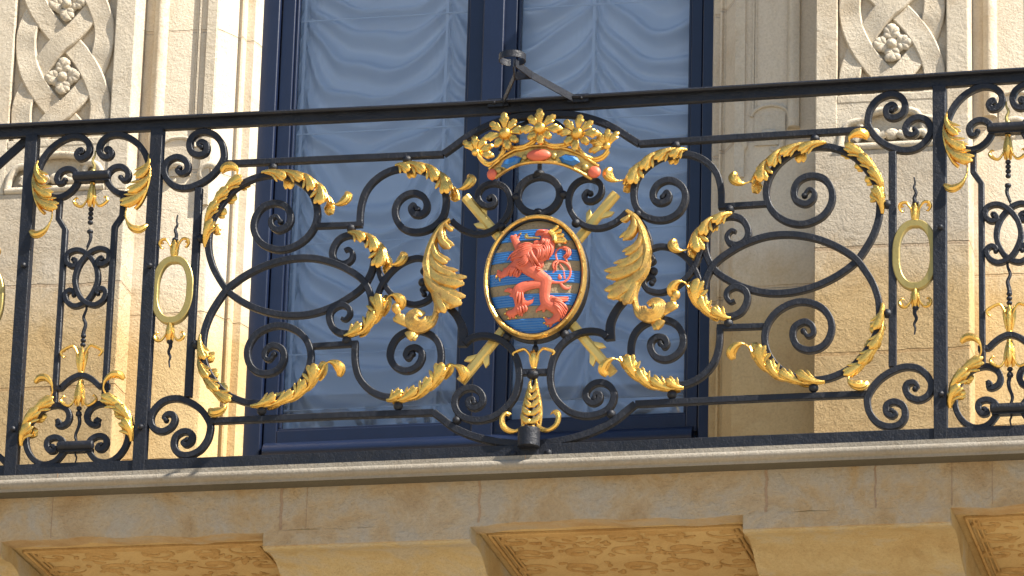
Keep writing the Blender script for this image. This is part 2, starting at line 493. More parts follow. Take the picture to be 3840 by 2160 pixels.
# leaf data
LF1 = dict(spine=ats('A', [(1225, 340), (1400, 318), (1560, 335), (1720, 365), (1850, 440), (1950, 540), (2025, 640), (2060, 725)]),
           lobes=[(.12, at('A', 1545, 440), .95), (.34, at('A', 1750, 462), .95), (.55, at('A', 1865, 590), 1.05), (.76, at('A', 1955, 765), 1.35)],
           back=[(.15, at('A', 1560, 520), .9), (.8, at('A', 2010, 835), 1.)],
           curl=ats('A', [(2050, 690), (2085, 730), (2150, 748), (2225, 715), (2272, 650), (2255, 585)]))
LF2 = dict(spine=ats('A', [(540, 1240), (538, 1050), (570, 880), (640, 740), (740, 600), (850, 490), (930, 425)]),
           lobes=[(.16, at('A', 655, 935), .95), (.38, at('A', 712, 715), .95), (.58, at('A', 845, 550), 1.), (.78, at('A', 1015, 415), 1.05)],
           back=[(.2, at('A', 718, 1010), .95), (.4, at('A', 785, 815), .95), (.6, at('A', 910, 640), .95), (.75, at('A', 1075, 485), .6)],
           curl=ats('A', [(880, 445), (935, 400), (945, 335), (885, 290), (800, 290), (745, 340)]))
LF3 = dict(spine=ats('B', [(1950, 388), (2110, 392), (2240, 460), (2340, 560), (2405, 660), (2435, 760)]),
           lobes=[(.14, at('B', 2170, 515), 1.), (.42, at('B', 2300, 650), 1.1), (.66, at('B', 2320, 850), 1.4)],
           back=[(.2, at('B', 2200, 570), .8), (.72, at('B', 2390, 880), 1.)],
           curl=ats('F', [(500, 270), (530, 305), (590, 315), (655, 280), (690, 215), (670, 155)]))
LF4 = dict(spine=ats('E', [(585, 222), (750, 198), (900, 208), (1030, 265), (1160, 360), (1255, 460), (1315, 560)]),
           lobes=[(.04, at('E', 780, 325), .95), (.26, at('E', 965, 335), 1.), (.5, at('E', 1115, 440), 1.1), (.72, at('E', 1235, 600), 1.35)],
           back=[(.08, at('E', 805, 350), .8), (.8, at('E', 1290, 640), 1.)],
           curl=ats('E', [(1300, 500), (1335, 525), (1400, 525), (1470, 480), (1510, 410), (1475, 350)]))
S2 = ats('E', [(848, 745), (805, 692), (770, 735), (800, 800), (880, 815), (950, 765), (962, 680), (915, 595), (820, 553), (720, 572),
               (630, 640), (582, 740), (590, 850), (645, 950), (740, 1008), (850, 1022), (970, 995), (1080, 930), (1158, 830), (1192, 700), (1188, 580),
               (1150, 470), (1060, 370), (930, 290), (780, 255), (600, 262), (450, 315), (320, 410), (230, 525), (182, 650), (158, 780), (152, 925)])
S3 = ats('F', [(925, 640), (900, 590), (955, 560), (1008, 590), (1012, 655), (950, 725), (810, 765), (650, 722), (515, 620), (425, 490), (372, 350), (345, 215)])
CN = ats('X', [(1735, 1262), (1703, 1238), (1735, 1215), (1775, 1245), (1768, 1305), (1705, 1330), (1640, 1295), (1632, 1215), (1680, 1150), (1762, 1130),
               (1850, 1160), (1908, 1235), (1925, 1320)])+ats('A', [(750, 190), (680, 300), (590, 392), (470, 468), (330, 518), (190, 508),
               (95, 440), (45, 350), (48, 265), (95, 190), (190, 148), (285, 180), (328, 255), (305, 325), (240, 345), (198, 308), (225, 275)])
WB = .0186
for q, tf in enumerate(QUADS):
    o = scroll(S1, tf, WB, .0095, .010, .07)
    for lf in (LF1, LF2, LF3): leaf(tf, parent=o, crad=.0145, **lf)
    o = scroll(S2, tf, WB, .009, .0180, .09)
    leaf(tf, parent=o, crad=.0145, **LF4)
    scroll(S3, tf, .0155, .008, .013, .2, eye=.0085)
    scroll(CN, tf, .0185, .009, .009, .1, eye=.0085, eye2=.0085)
    # stepped link between the two scrolls
    m = MB(); y = yo()
    pa = tf(at('A', 1885, 982, -.011)); pb = tf(at('E', 152, 932, -.011)); dxx = .0075 if pb[0] > pa[0] else -.0075
    m.bar([pa, (pb[0]+dxx, pb[1])], .0165, .0205, y); m.build('scroll_link', IRON, RAIL)
# connecting balls
BL = [('A', 1365, 285), ('A', 2310, 1020), ('E', 730, 158), ('A', 497, 1142)]
for c, x, y in BL:
    for tf in QUADS:
        p = tf(at(c, x, y, -.004)); m = MB(); m.ball((p[0], -.003, p[1]), .0138); m.build('ball', IRON, RAIL)
for c, x, y in (('G', 1330, 1052), ('E', 1872, 968), ('E', 1140, 935), ('E', 2045, 610), ('F', 918, 512), ('F', 1935, 1170)):
    for tf in (ID, MX):
        p = tf(at(c, x, y, -.004)); m = MB(); m.ball((p[0], -.003, p[1]), .0132); m.build('ball', IRON, RAIL)

# --- frame bars
HT = 'H'
arcL = ats('D', [(1125, 384)])+ats('H', [(0, 1115), (180, 985), (420, 860), (720, 765), (1090, 728)], -.011)
half = [at('A', 748, 228, -.011), at('E', 0, 128, -.011), at('E', 1160, 78, -.011)]
m = MB(); m.bar([half[0], half[1], half[2]], .0185, .021, .0006)
P = cr([half[2]]+arcL[1:], 6); P = P[:-1]+[(XC, P[-1][1])]
m.bar(P, .0195, .0206, 0)
m2 = [MX(p) for p in half]; m.bar(m2, .0185, .021, .0006); m.bar([MX(p) for p in P], .0195, .0202, .0003)
m.build('upper_frame_bar', IRON, RAIL)
hb = [at('C', 280, 1372, -.011), at('G', 0, 980, -.011), at('G', 1040, 945, -.011)]
P = cr([hb[2]]+ats('G', [(1130, 1010), (1290, 1130), (1500, 1225), (1760, 1292), (2030, 1325)], -.011), 6)+[(XC, at('G', 2200, 1330, -.011)[1])]
m = MB(); m.bar(hb, .0185, .021, .0006); m.bar(P, .0205, .0206, 0); m.bar([MX(p) for p in hb], .0185, .021, .0006); m.bar([MX(p) for p in P], .0205, .0202, .0003)
m.build('lower_frame_bar', IRON, RAIL)
xv = at('A', 452, 700, -.011)[0]; zt = at('A', 455, 520, -.011)[1]
for tf in (ID, MX):
    x = tf((xv, 0))[0]; m = MB(); m.box(x-.0105, x+.0105, -.0098, .0098, 2*ZC-zt, zt); m.build('inner_upright', IRON, RAIL, bevel=.0015)

# --- centre scrolls
S4 = ats('E', [(1715, 612), (1752, 588), (1785, 640), (1750, 700), (1670, 705), (1598, 650), (1582, 560), (1635, 478), (1745, 435), (1860, 455),
               (1945, 540), (1972, 680), (1930, 825), (1830, 945), (1700, 1022), (1560, 1042), (1420, 1005), (1320, 940), (1262, 885)])
S5 = ats('G', [(1535, 835), (1520, 785), (1468, 800), (1480, 870), (1550, 895), (1625, 840), (1638, 760), (1590, 690), (1520, 655), (1430, 662), (1350, 715),
               (1302, 800), (1310, 900), (1370, 985), (1480, 1032), (1620, 1040), (1770, 1000), (1900, 912), (2010, 780), (2065, 630), (2078, 480),
               (2055, 330), (1995, 200), (1900, 105), (1780, 42), (1640, 22), (1500, 50), (1425, 115)])
S6 = ats('E', [(1215, 885), (1110, 985), (1030, 1110), (975, 1250)])+ats('F', [(972, 250), (990, 330), (1030, 480), (1110, 640), (1220, 790), (1310, 890), (1370, 1000), (1395, 1110), (1385, 1270)])
for tf in (ID, MX):
    scroll(S4, tf, .0165, .009, .017, .15)
    scroll(S5, tf, .0185, .009, .018, .1)
    m = MB(); m.bar(cr([tf(p) for p in S6], 6), .0185, .020, .004, .008, .026, .4); m.build('strap', IRON, RAIL)
m = MB(); c0 = at('E', 2315, 575, -.011)
m.bar([(XC-.003+.0605*cos(t*pi/24), c0[1]+.0560*sin(t*pi/24)) for t in range(48)], .0205, .021, 0, closed=True); m.build('ring', IRON, RAIL)
for yv in (('E', 325), ('E', 792)):
    p = at(yv[0], 2312, yv[1], -.004); m = MB(); m.ball((XC-.003, -.002, p[1]), .0165, .013, .0125); m.build('ball', IRON, RAIL)
m = MB(); z1 = at('E', 2315, 300)[1]; z2 = at('H', 1080, 800)[1]; m.box(XC-.008, XC+.003, -.006, .006, z1, z2)
Pb = cr(ats('H', [(560, 1180), (700, 960), (850, 850), (1080, 790), (1270, 850), (1400, 1000), (1490, 1190), (1560, 1449)], .012), 6)
m.bar(Pb, .012, .006, .012); m.build('crown_stay', IRON, RAIL)

# --- centre drop finial and tulip
xg = at('G', 2262, 500)[0]
m = MB(); m.bar([at('G', 2100, 462, -.011), at('G', 2420, 455, -.011)], .0175, .020, .001); p = at('G', 2255, 510); m.ball((p[0], -.006, p[1]), .0175, .016, .0145)
m.tube([(xg+.002, 0, at('G', 2270, 80)[1]), (xg+.002, 0, at('G', 2262, 430)[1])], .0048, 8)
m.ball((xg+.002, 0, at('G', 2270, 195)[1]), .0095, .0095, .014)
m.build('centre_link', IRON, RAIL)
finial(ID, at('G', 2262, 425)[0], at('G', 2262, 425)[1], 1, H=.052, W=.024, spread=.058)
m = MB(); P = []; R = []
za = at('G', 2255, 560)[1]; zb = at('G', 2240, 1130)[1]; core = []
for i in range(17):
    t = i/16; core.append(((xg-.003*t, 0, za+(zb-za)*t), (.010+.022*sin(t*pi*.62)**1.3)*(.55 if t > .0 else .3)))
m.mi = 1; m.tube([c[0] for c in core], [c[1]*.72 for c in core], 10); m.mi = 0
rr = lambda t: .008+.0195*sin(min(1, t)*pi*.6)**1.4
for sd in (-1, 1):
    n_ = 20   # outer rib
    m.tube([(xg-.003*i/n_+sd*rr(i/n_)*.92, -.004, za+(zb-za)*i/n_) for i in range(n_+1)], [.0048*(.7+.6*sin(i/n_*pi)) for i in range(n_+1)], 8)
    for j, t in enumerate((.06, .22, .38, .55, .72)):
        B = (xg+sd*rr(t)*.9, za+(zb-za)*t); T = (xg-.002-sd*.002, za+(zb-za)*(t+.25)); ww = .010+.008*t
        for q, ss in ((0, 1), (.05, .8), (.10, .65)):
            finger(m, (B[0], B[1]+(zb-za)*q*.6), (T[0]+sd*.006*q*20*.3, T[1]-(zb-za)*q*.3), (sd*.25, -.97), ww*.60*ss, -.010-rr(t)*.35, .006)
m.tube([(xg-.003, 0, zb+.002), (xg-.003, 0, zb-.012)], .012, 10)
for sd in (-1, 1):
    ctr = [(sd*.012, .012), (sd*.026, -.012), (sd*.048, -.022), (sd*.072, -.010), (sd*.080, .016), (sd*.070, .032), (sd*.058, .028)]
    C = cr([(xg-.003+u, zb+.004+v) for u, v in ctr], 6); k = len(C)-1
    for off, rs in ((0, 1), (.5, .6), (-.5, .6)):
        m.tube([(p[0]+off*.006*(1 if i > 4 else 0), -.016-.006*sin(i/k*pi)+abs(off)*.003, p[1]+off*.006) for i, p in enumerate(C)], [(.002+.0078*abs(sin(min(1, i/k*1.02)*pi))**.9*(.35+.65*i/k))*rs for i in range(k+1)], 8, .9)
m.build('drop_finial', [GOLD, IRON], RAIL)

# --- flagpole fittings
m = MB(); cx = at('G', 2200, 1250, -.05)[0]; zt_ = at('G', 2200, 1155, -.05)[1]; zb_ = at('G', 2200, 1375, -.05)[1]; n = 28
R = []
for r_, z_ in ((.0285, zb_), (.0305, zb_+.001), (.0305, zt_), (.0265, zt_+.0004), (.0265, zb_+.01), (.001, zb_+.01)):
    R.append([(cx+r_*cos(2*pi*k/n), -.05+r_*sin(2*pi*k/n), z_) for k in range(n)])
m.rings(R); o = m.build('flagpole_socket', IRON, RAIL)
m = MB(); m.box(cx-.058, cx+.058, -.021, -.013, zb_-.022, zb_+.004); m.box(cx-.022, cx+.022, -.04, -.02, zb_-.02, zb_+.002)
for sd in (-1, 1): m.ball((cx+sd*.048, -.020, zb_-.008), .0105, .005)
m.build('socket_plate', IRON, o)
ZR = 1.042; m = MB()


def strap(m, p, q, h=.022, t=.0035, z=ZR, z2=None):
    z2 = z if z2 is None else z2
    d = Vector((q[0]-p[0], q[1]-p[1], 0)).normalized(); n = Vector((-d.y, d.x, 0))*t/2
    v = []
    for P_, zz in ((p, z), (q, z2)):
        for s_ in (-1, 1):
            for hz in (-h/2, h/2): v.append((P_[0]+n.x*s_, P_[1]+n.y*s_, zz+hz))
    m.add(v, [(0, 1, 3, 2), (4, 6, 7, 5), (0, 4, 5, 1), (2, 3, 7, 6), (0, 2, 6, 4), (1, 5, 7, 3)])


xb = XC-.008
strap(m, (xb-.100, -.021), (xb-.028, -.205)); strap(m, (xb+.100, -.021), (xb+.020, -.205))
strap(m, (xb-.028, -.205), (xb-.010, -.30)); strap(m, (xb+.020, -.205), (xb-.006, -.30)); strap(m, (xb-.030, -.2055), (xb+.022, -.2055), .0236)
for sd in (-1, 1): m.box(xb+sd*.115-.03, xb+sd*.115+.03, -.0215, -.0125, ZR-.013, ZR+.011)
o = m.build('flagpole_bracket', IRON, RAIL)
m = MB(); R = []
for i in range(41):
    t = radians(-250+320*i/40)
    R.append([(xb-.006+r_*cos(t), -.335+r_*sin(t), ZR+z_) for r_, z_ in ((.035, -.0095), (.035, .0095), (.0375, .0095), (.0375, -.0095))])
m.rings(R); m.build('bracket_ring', IRON, o)
for sd in (-1, 1):
    m = MB(); m.ball((xb+sd*.125, -.024, ZR-.002), .006, .005); m.build('bolt', IRON, o)

# --- crossed gilded batons behind the shield
for q, (A_, B_) in enumerate(((('E', 1420, 585), ('M', 955, 465)), (('K', 335, 525), ('G', 1350, 550)))):
    p, r = at(*A_), at(*B_); m = MB(); dx, dz = r[0]-p[0], r[1]-p[1]; L = sqrt(dx*dx+dz*dz); ux, uz = dx/L, dz/L; nx, nz = -uz, ux
    y0 = .016+.012*q
    sec = [(-.0142, .005), (-.0135, -.006), (-.007, -.0112), (.007, -.0112), (.0135, -.006), (.0142, .005), (.004, .009), (-.004, .009)]
    m.rings([[(p[0]+ux*t*L+nx*u, y0+v, p[1]+uz*t*L+nz*u) for u, v in sec] for t in (0, .25, .5, .75, 1)])
    for t, sd, dr in ((.115, 1, -1), (.165, -1, -1), (.845, 1, 1), (.875, -1, 1)):
        bx, bz = p[0]+ux*t*L+nx*sd*.006, p[1]+uz*t*L+nz*sd*.006
        ax_, az_ = ux*dr*.80+nx*sd*.60, uz*dr*.80+nz*sd*.60; qx, qz = -az_, ax_; s_ = 1 if qx*ux*dr+qz*uz*dr > 0 else -1
        qx *= s_; qz *= s_; hw = .0085
        v = [(bx-qx*hw, bz-qz*hw), (bx+qx*hw, bz+qz*hw), (bx+ax_*.024+qx*hw, bz+az_*.024+qz*hw), (bx+ax_*.042, bz+az_*.042), (bx+ax_*.030-qx*hw*1.1, bz+az_*.030-qz*hw*1.1)]
        m.add([(a_, y0-.005, b_) for a_, b_ in v]+[(a_, y0+.004, b_) for a_, b_ in v]+[(bx+ax_*.018, y0-.0095, bz+az_*.018)],
              [(k, (k+1) % 5, 10) for k in range(5)]+[(9, 8, 7, 6, 5)]+[(k, (k+1) % 5, 5+(k+1) % 5, 5+k) for k in range(5)])
    m.build('gilded_baton', GOLDB, RAIL, bevel=.0008)

# --- shield with its convex field
SX, SZ = at('f', 2008, 1040, -.02); RX, RZ = .1395, .1765
m = MB(); n = 96; R = []
for k in range(n):
    t = 2*pi*k/n; R.append([(SX+(RX+u)*cos(t), v, SZ+(RZ+u)*sin(t)) for u, v in ((-.0075, -.026), (-.0055, -.033), (-.001, -.0365), (.0035, -.035), (.0065, -.028), (.007, -.016), (-.0075, -.012))])
m.rings(R, closed=True); SH = m.build('shield_frame', GOLDW, RAIL)
m = MB(); R = []
for k in range(n):
    t = 2*pi*k/n; R.append([(SX+(RX+u)*cos(t), v, SZ+(RZ+u)*sin(t)) for u, v in ((-.0100, -.029), (-.0070, -.030), (.0085, -.018), (.0095, .012), (-.0100, .012))])
m.rings(R, closed=True); m.build('shield_backing', IRON, SH)
for t in range(12):
    th = 2*pi*(t+.4)/12; k = MB(); k.ball((SX+(RX+.001)*cos(th), -.0365, SZ+(RZ+.001)*sin(th)), .0034, .0022, .0034, 8); k.build('stud', GOLDW, SH)


def dome(x, z): return -.014-.026*max(0., 1-((x-SX)/RX)**2-((z-SZ)/RZ)**2)**.75


def band(z0, z1, off, mat, name, fl=0, nx=40):
    m = MB(); nz = max(8, int((z1-z0)/.0007)); vs = []; fs = []
    nz = min(nz, 90)
    for j in range(nz+1):
        z = z0+(z1-z0)*j/nz; hw = RX*.955*sqrt(max(0, 1-((z-SZ)/(RZ*.96))**2)); ed = 1 if 0 < j < nz else 0
        for i in range(nx+1):
            x = SX-hw+2*hw*i/nx
            o = off*ed + (fl*abs(sin(pi*(z-z0)/.0072)) if ed else 0)
            vs.append((x, dome(x, z)-o, z))
    for j in range(nz):
        for i in range(nx): q = j*(nx+1)+i; fs.append((q, q+1, q+nx+2, q+nx+1))
    m.add(vs, fs); return m.build(name, mat, SH)


band(SZ-RZ*.955, SZ+RZ*.955, 0, OCHRE, 'shield_field')
zr = lambda c, y: at(c, 2080, y, -.016)[1]
for c1, y1, c2, y2 in (('I', 420, 'I', 655), ('I', 850, 'I', 1080), ('I', 1290, 'J', 190), ('J', 400, 'J', 632), ('J', 870, 'J', 1200)):
    z1 = zr(c1, y1); z0 = max(zr(c2, y2), SZ-RZ*.95)
    band(z0, z1, .0022, BLUE, 'blue_bar', .0016)

# --- the lion: one continuous relief figure
SI = 480/2576/1347.


BODY = []


def front(x, z):
    b = .003
    for q in BODY:
        d2 = q[2]**2-(x-q[0])**2-(z-q[1])**2
        if d2 > 0: b = max(b, .002+q[2]*.12+.46*sqrt(d2))
    return b


def chain(m, c, pts, h=0.):
    P = []; R = []
    for i, p in enumerate(pts):
        cc = p[3] if len(p) > 3 else c
        x, z = at(cc, p[0], p[1], -.045)
        P.append((x, z, p[2]*SI*1.1))
    D_ = cr(P, 5)
    P3 = [(p[0], dome(p[0], p[1])-.002-h-p[2]*.12, p[1]) for p in D_]; BODY.extend(D_); RR = [max(.0012, p[2]) for p in D_]
    m.tube(P3, RR, 12, .46)
    m.ball(P3[0], RR[0], RR[0]*.46); m.ball(P3[-1], RR[-1], RR[-1]*.46)


m = MB()
for ch in [
    [(1430, 590, 112), (1450, 650, 135), (1450, 750, 150), (1380, 880, 170), (1200, 930, 190), (1040, 960, 200), (1000, 1060, 190)],
    [(1420, 490, 85), (1340, 470, 72), (1270, 460, 56), (1240, 505, 42)], [(1420, 650, 70), (1310, 670, 46), (1220, 672, 40), (1195, 690, 36)],
    [(1530, 560, 45), (1545, 610, 30)], [(830, 880, 70), (830, 980, 90), (880, 1060, 90)], [(1480, 860, 80), (1470, 950, 50), (1475, 1020, 18)], [(1290, 1050, 80), (1330, 1140, 60), (1310, 1210, 26)],
    [(1150, 850, 130), (1000, 880, 160), (930, 1000, 150), (960, 1120, 150)],
    [(1000, 1100, 190), (1140, 1240, 140), (1290, 1350, 115), (1400, 90, 105, 'J'), (1420, 200, 105, 'J')],
    [(950, 860, 110), (860, 740, 80), (800, 640, 66), (770, 580, 66)], [(780, 600, 40), (720, 540, 36)], [(790, 590, 40), (795, 515, 32)], [(830, 600, 40), (880, 500, 26)],
    [(900, 1120, 130), (760, 1200, 105), (640, 1270, 80), (540, 1320, 64), (470, 1300, 52)], [(520, 1290, 36), (455, 1238, 30)], [(500, 1320, 40), (435, 1320, 30)], [(530, 1330, 40), (500, 1380, 30)], [(600, 1240, 30), (580, 1190, 18)],
    [(850, 1330, 60), (870, 1290, 70)],
    [(1320, 180, 80, 'J'), (1150, 200, 88, 'J'), (980, 240, 105, 'J'), (870, 330, 118, 'J'), (880, 480, 98, 'J'), (880, 620, 82, 'J'), (790, 720, 74, 'J'), (680, 740, 60, 'J')],
    [(690, 720, 40, 'J'), (610, 745, 34, 'J')], [(700, 760, 44, 'J'), (670, 830, 34, 'J')], [(780, 740, 44, 'J'), (760, 815, 32, 'J')], [(900, 690, 60, 'J'), (930, 790, 25, 'J')], [(960, 640, 60, 'J'), (1010, 700, 24, 'J')],
    [(780, 350, 50, 'J'), (690, 290, 50, 'J'), (605, 300, 26, 'J')], [(760, 400, 40, 'J'), (680, 400, 16, 'J')],
    [(950, 560, 60, 'J'), (1060, 560, 48, 'J'), (1140, 520, 34, 'J'), (1185, 450, 12, 'J')], [(960, 450, 30, 'J'), (1020, 520, 20, 'J'), (1100, 530, 10, 'J')],
    [(1430, 110, 112, 'J'), (1410, 260, 108, 'J'), (1400, 400, 98, 'J'), (1430, 540, 105, 'J'), (1560, 610, 110, 'J'), (1650, 720, 92, 'J'), (1610, 830, 74, 'J'), (1530, 890, 66, 'J'), (1460, 905, 60, 'J')],
    [(1460, 890, 38, 'J'), (1400, 850, 28, 'J')], [(1470, 920, 42, 'J'), (1415, 945, 30, 'J')], [(1510, 930, 44, 'J'), (1490, 985, 30, 'J')], [(1650, 860, 40, 'J'), (1690, 900, 22, 'J')],
    [(1530, 480, 80, 'J'), (1700, 580, 80, 'J'), (1790, 680, 50, 'J'), (1740, 820, 36, 'J')], [(1560, 480, 50, 'J'), (1700, 470, 34, 'J'), (1860, 425, 12, 'J')],
    [(1780, 590, 40, 'J'), (1850, 660, 12, 'J')], [(1380, 600, 70, 'J'), (1300, 660, 44, 'J'), (1230, 700, 20, 'J'), (1240, 740, 10, 'J')], [(1380, 650, 50, 'J'), (1370, 710, 26, 'J')],
    [(1480, 120, 46, 'J'), (1640, 140, 26, 'J'), (1800, 110, 26, 'J'), (1880, 20, 26, 'J'), (1905, 1260, 26), (1880, 1150, 26), (1780, 1065, 24), (1650, 1055, 24), (1575, 1110, 28), (1600, 1220, 32), (1560, 1300, 14)],
    [(1650, 1050, 24), (1620, 940, 24), (1640, 830, 24), (1740, 765, 30), (1850, 800, 44), (1880, 880, 46), (1800, 950, 36), (1850, 1060, 12)],
    [(1700, 1110, 14), (1770, 1230, 18), (1790, 1390, 24)], [(1700, 1380, 44), (1690, 1330, 24)], [(1720, 170, 26, 'J'), (1790, 240, 34, 'J'), (1880, 240, 22, 'J'), (1910, 200, 10, 'J')],
]:
    chain(m, 'I', ch)
hair = MB()


def lock(pts, r, h=.013):
    P = cr([at(p[2] if len(p) > 2 else 'I', p[0], p[1], -.045) for p in pts], 6); k = len(P)-1
    hair.tube([(p[0], dome(p[0], p[1])-front(p[0], p[1])-.0006-.0022*sin(i/k*pi), p[1]) for i, p in enumerate(P)], [r*SI*1.15*(.35+.75*sin(min(1, .12+i/k*.9)*pi)) for i in range(k+1)], 7, .9)


def locks(g0, g1, n, r, h=.013):
    for q in range(n):
        t = q/max(1, n-1); jx = random.uniform(-9, 9)
        lock([(p[0]+(u[0]-p[0])*t+jx*(i > 0), p[1]+(u[1]-p[1])*t+random.uniform(-7, 7))+tuple(p[2:]) for i, (p, u) in enumerate(zip(g0, g1))], r*random.uniform(.85, 1.15), h)


locks([(1160, 730), (1060, 720), (960, 740), (860, 790)], [(1180, 830), (1060, 860), (950, 900), (830, 880)], 4, 23)
locks([(1170, 850), (1070, 900), (950, 930), (800, 900)], [(1130, 950), (1030, 990), (920, 1010), (790, 1010)], 4, 22)
locks([(900, 850), (800, 910), (720, 940), (650, 1030)], [(880, 980), (800, 1010), (760, 1010), (740, 1060)], 3, 21)
locks([(1080, 900), (1040, 1000), (960, 1080), (830, 1110)], [(1110, 1000), (1080, 1090), (1020, 1170), (900, 1200)], 4, 22)
locks([(1060, 850), (1080, 980), (1150, 1070), (1190, 1180)], [(1150, 880), (1180, 990), (1260, 1090), (1330, 1190)], 4, 25)
locks([(1200, 800), (1300, 880), (1290, 1000), (1230, 1060)], [(1330, 800), (1400, 880), (1400, 980), (1340, 1060)], 4, 23)
locks([(1390, 760), (1430, 850), (1420, 930), (1440, 1000)], [(1510, 720), (1550, 800), (1540, 900), (1480, 1020)], 4, 22)
locks([(1330, 720), (1250, 760), (1150, 760), (1080, 700)], [(1400, 760), (1310, 830), (1200, 830), (1090, 780)], 3, 20)
locks([(1380, 620), (1360, 680), (1330, 730)], [(1500, 640), (1490, 720), (1460, 800)], 5, 19, .016)
locks([(1240, 440), (1330, 450), (1400, 440)], [(1380, 520), (1440, 510), (1500, 540)], 2, 22, .016)
locks([(1330, 1210), (1290, 1215), (1260, 1190)], [(1330, 1250), (1290, 1260), (1250, 1230)], 2, 16)
hair.build('mane', RED, SH, smooth=60); hair = MB()
locks([(870, 360, 'J'), (850, 480, 'J'), (830, 610, 'J')], [(960, 360, 'J'), (970, 480, 'J'), (960, 600, 'J')], 3, 24)
locks([(860, 660, 'J'), (880, 740, 'J'), (890, 800, 'J')], [(1000, 600, 'J'), (1020, 670, 'J'), (1010, 730, 'J')], 4, 22)
hair.build('fur_tuft', RED, SH, smooth=60); hair = MB()
locks([(1600, 500, 'J'), (1740, 560, 'J'), (1850, 680, 'J')], [(1600, 620, 'J'), (1690, 720, 'J'), (1740, 840, 'J')], 5, 22)
locks([(1560, 460, 'J'), (1680, 455, 'J'), (1870, 410, 'J')], [(1620, 500, 'J'), (1740, 500, 'J'), (1850, 480, 'J')], 3, 20)
hair.build('fur_tuft', RED, SH, smooth=60); hair = MB()
locks([(760, 1190), (700, 1240), (650, 1350)], [(850, 1230), (810, 1290), (760, 1370)], 4, 22)
locks([(880, 1270), (850, 1320), (850, 1380)], [(930, 1270), (910, 1320), (880, 1370)], 2, 22)
hair.build('fur_tuft', RED, SH, smooth=60); hair = MB()
locks([(1750, 790), (1840, 820), (1840, 900), (1770, 960)], [(1800, 760), (1900, 820), (1890, 920), (1840, 1000)], 3, 18)
locks([(1640, 1060), (1570, 1130), (1590, 1230)], [(1680, 1070), (1640, 1150), (1640, 1260)], 2, 18)
hair.build('tail_tuft', RED, SH, smooth=60)
lion = m.build('lion', RED, SH, smooth=0)
rm = lion.modifiers.new('remesh', 'REMESH'); rm.mode = 'VOXEL'; rm.voxel_size = .00105; rm.use_smooth_shade = True
sm = lion.modifiers.new('smooth', 'SMOOTH'); sm.factor = .5; sm.iterations = 1
tag(lion, 'red rampant lion in relief on the blue barred shield')
# gilded claws, tongue and crown of the lion
for c, x, y, dx, dy in (('I', 435, 1345, -30, 45), ('I', 490, 1400, 0, 55), ('I', 895, 490, 20, -30), ('J', 600, 745, -38, 30), ('J', 660, 840, -25, 25), ('J', 810, 825, 15, 28), ('J', 640, 670, -35, -10),
                        ('J', 1390, 835, -40, 10), ('J', 1390, 930, -45, 20), ('J', 1450, 985, -20, 28), ('J', 1710, 905, 25, 28)):
    m = MB(); p = at(c, x, y, -.045); q = at(c, x+dx, y+dy, -.045); yy = dome(*p)-front(*p)-.001
    m.tube([(p[0], yy, p[1]), ((p[0]+q[0])/2, yy-.001, (p[1]+q[1])/2), (q[0], yy+.002, q[1])], [.0034, .0026, .0008], 7)
    m.build('claw', GOLD, SH)
m = MB(); C = cr(ats('I', [(1300, 600), (1200, 590), (1110, 590), (1040, 585), (1025, 545), (1060, 525)], -.05), 5)
m.tube([(p[0], dome(*p)-.014, p[1]) for p in C], [.0022+.0035*i/len(C) for i in range(len(C))], 8); m.build('tongue', GOLDP, SH)
m = MB(); C = cr(ats('I', [(1500, 440), (1560, 500), (1600, 570), (1600, 660)], -.05), 4); m.tube([(p[0], dome(*p)-.013, p[1]) for p in C], .0078, 8)
for (x0, y0), (x1, y1) in (((1520, 450), (1630, 360)), ((1560, 500), (1690, 440)), ((1590, 550), (1740, 530)), ((1600, 610), (1770, 610)), ((1600, 655), (1800, 650))):
    p = at('I', x0, y0, -.05); q = at('I', x1, y1, -.05); m.tube([(p[0], dome(*p)-.012, p[1]), (q[0], dome(*q)-.014, q[1])], [.0062, .0062], 8); m.ball((q[0], dome(*q)-.015, q[1]), .0074, n=8)
m.build('lion_crown', GOLD, SH)

# --- the great crown
cy = lambda x: -.030-.030*max(0, 1-((x-XC)/.155)**2)
bt = cr(ats('H', [(425, 1385), (600, 1258), (800, 1172), (1055, 1140), (1320, 1155), (1540, 1218), (1745, 1345)], -.045), 8)
bb = cr(ats('H', [(505, 1500), (680, 1405), (860, 1352), (1055, 1335), (1270, 1345), (1450, 1395), (1660, 1495)], -.045), 8)
m = MB(); R = []
for p, q in zip(bt, bb):
    r = []
    for t in (0, .25, .5, .75, 1): r.append((p[0]+(q[0]-p[0])*t, cy(p[0])+.0015, p[1]+(q[1]-p[1])*t))
    for t in (1, 0): r.append((p[0]+(q[0]-p[0])*t, cy(p[0])+.008, p[1]+(q[1]-p[1])*t))
    R.append(r)
m.rings(R)
m.tube([(p[0], cy(p[0])-.001, p[1]) for p in bt], .0048, 8, 1.2); m.tube([(p[0], cy(p[0])-.001, p[1]) for p in bb], .0052, 8, 1.2)
CRW = m.build('crown_band', GOLDW, RAIL)
for x, y, rx, rz, rot in ((1035, 1237, .0345, .0175, 0), (455, 1440, .0150, .0165, 0), (1682, 1397, .0185, .0175, 0)):
    p = at('H', x, y, -.06); m = MB(); m.ball((p[0], cy(p[0])-.006, p[1]), rx, .011, rz, 20); m.build('red_gem', RED, CRW)
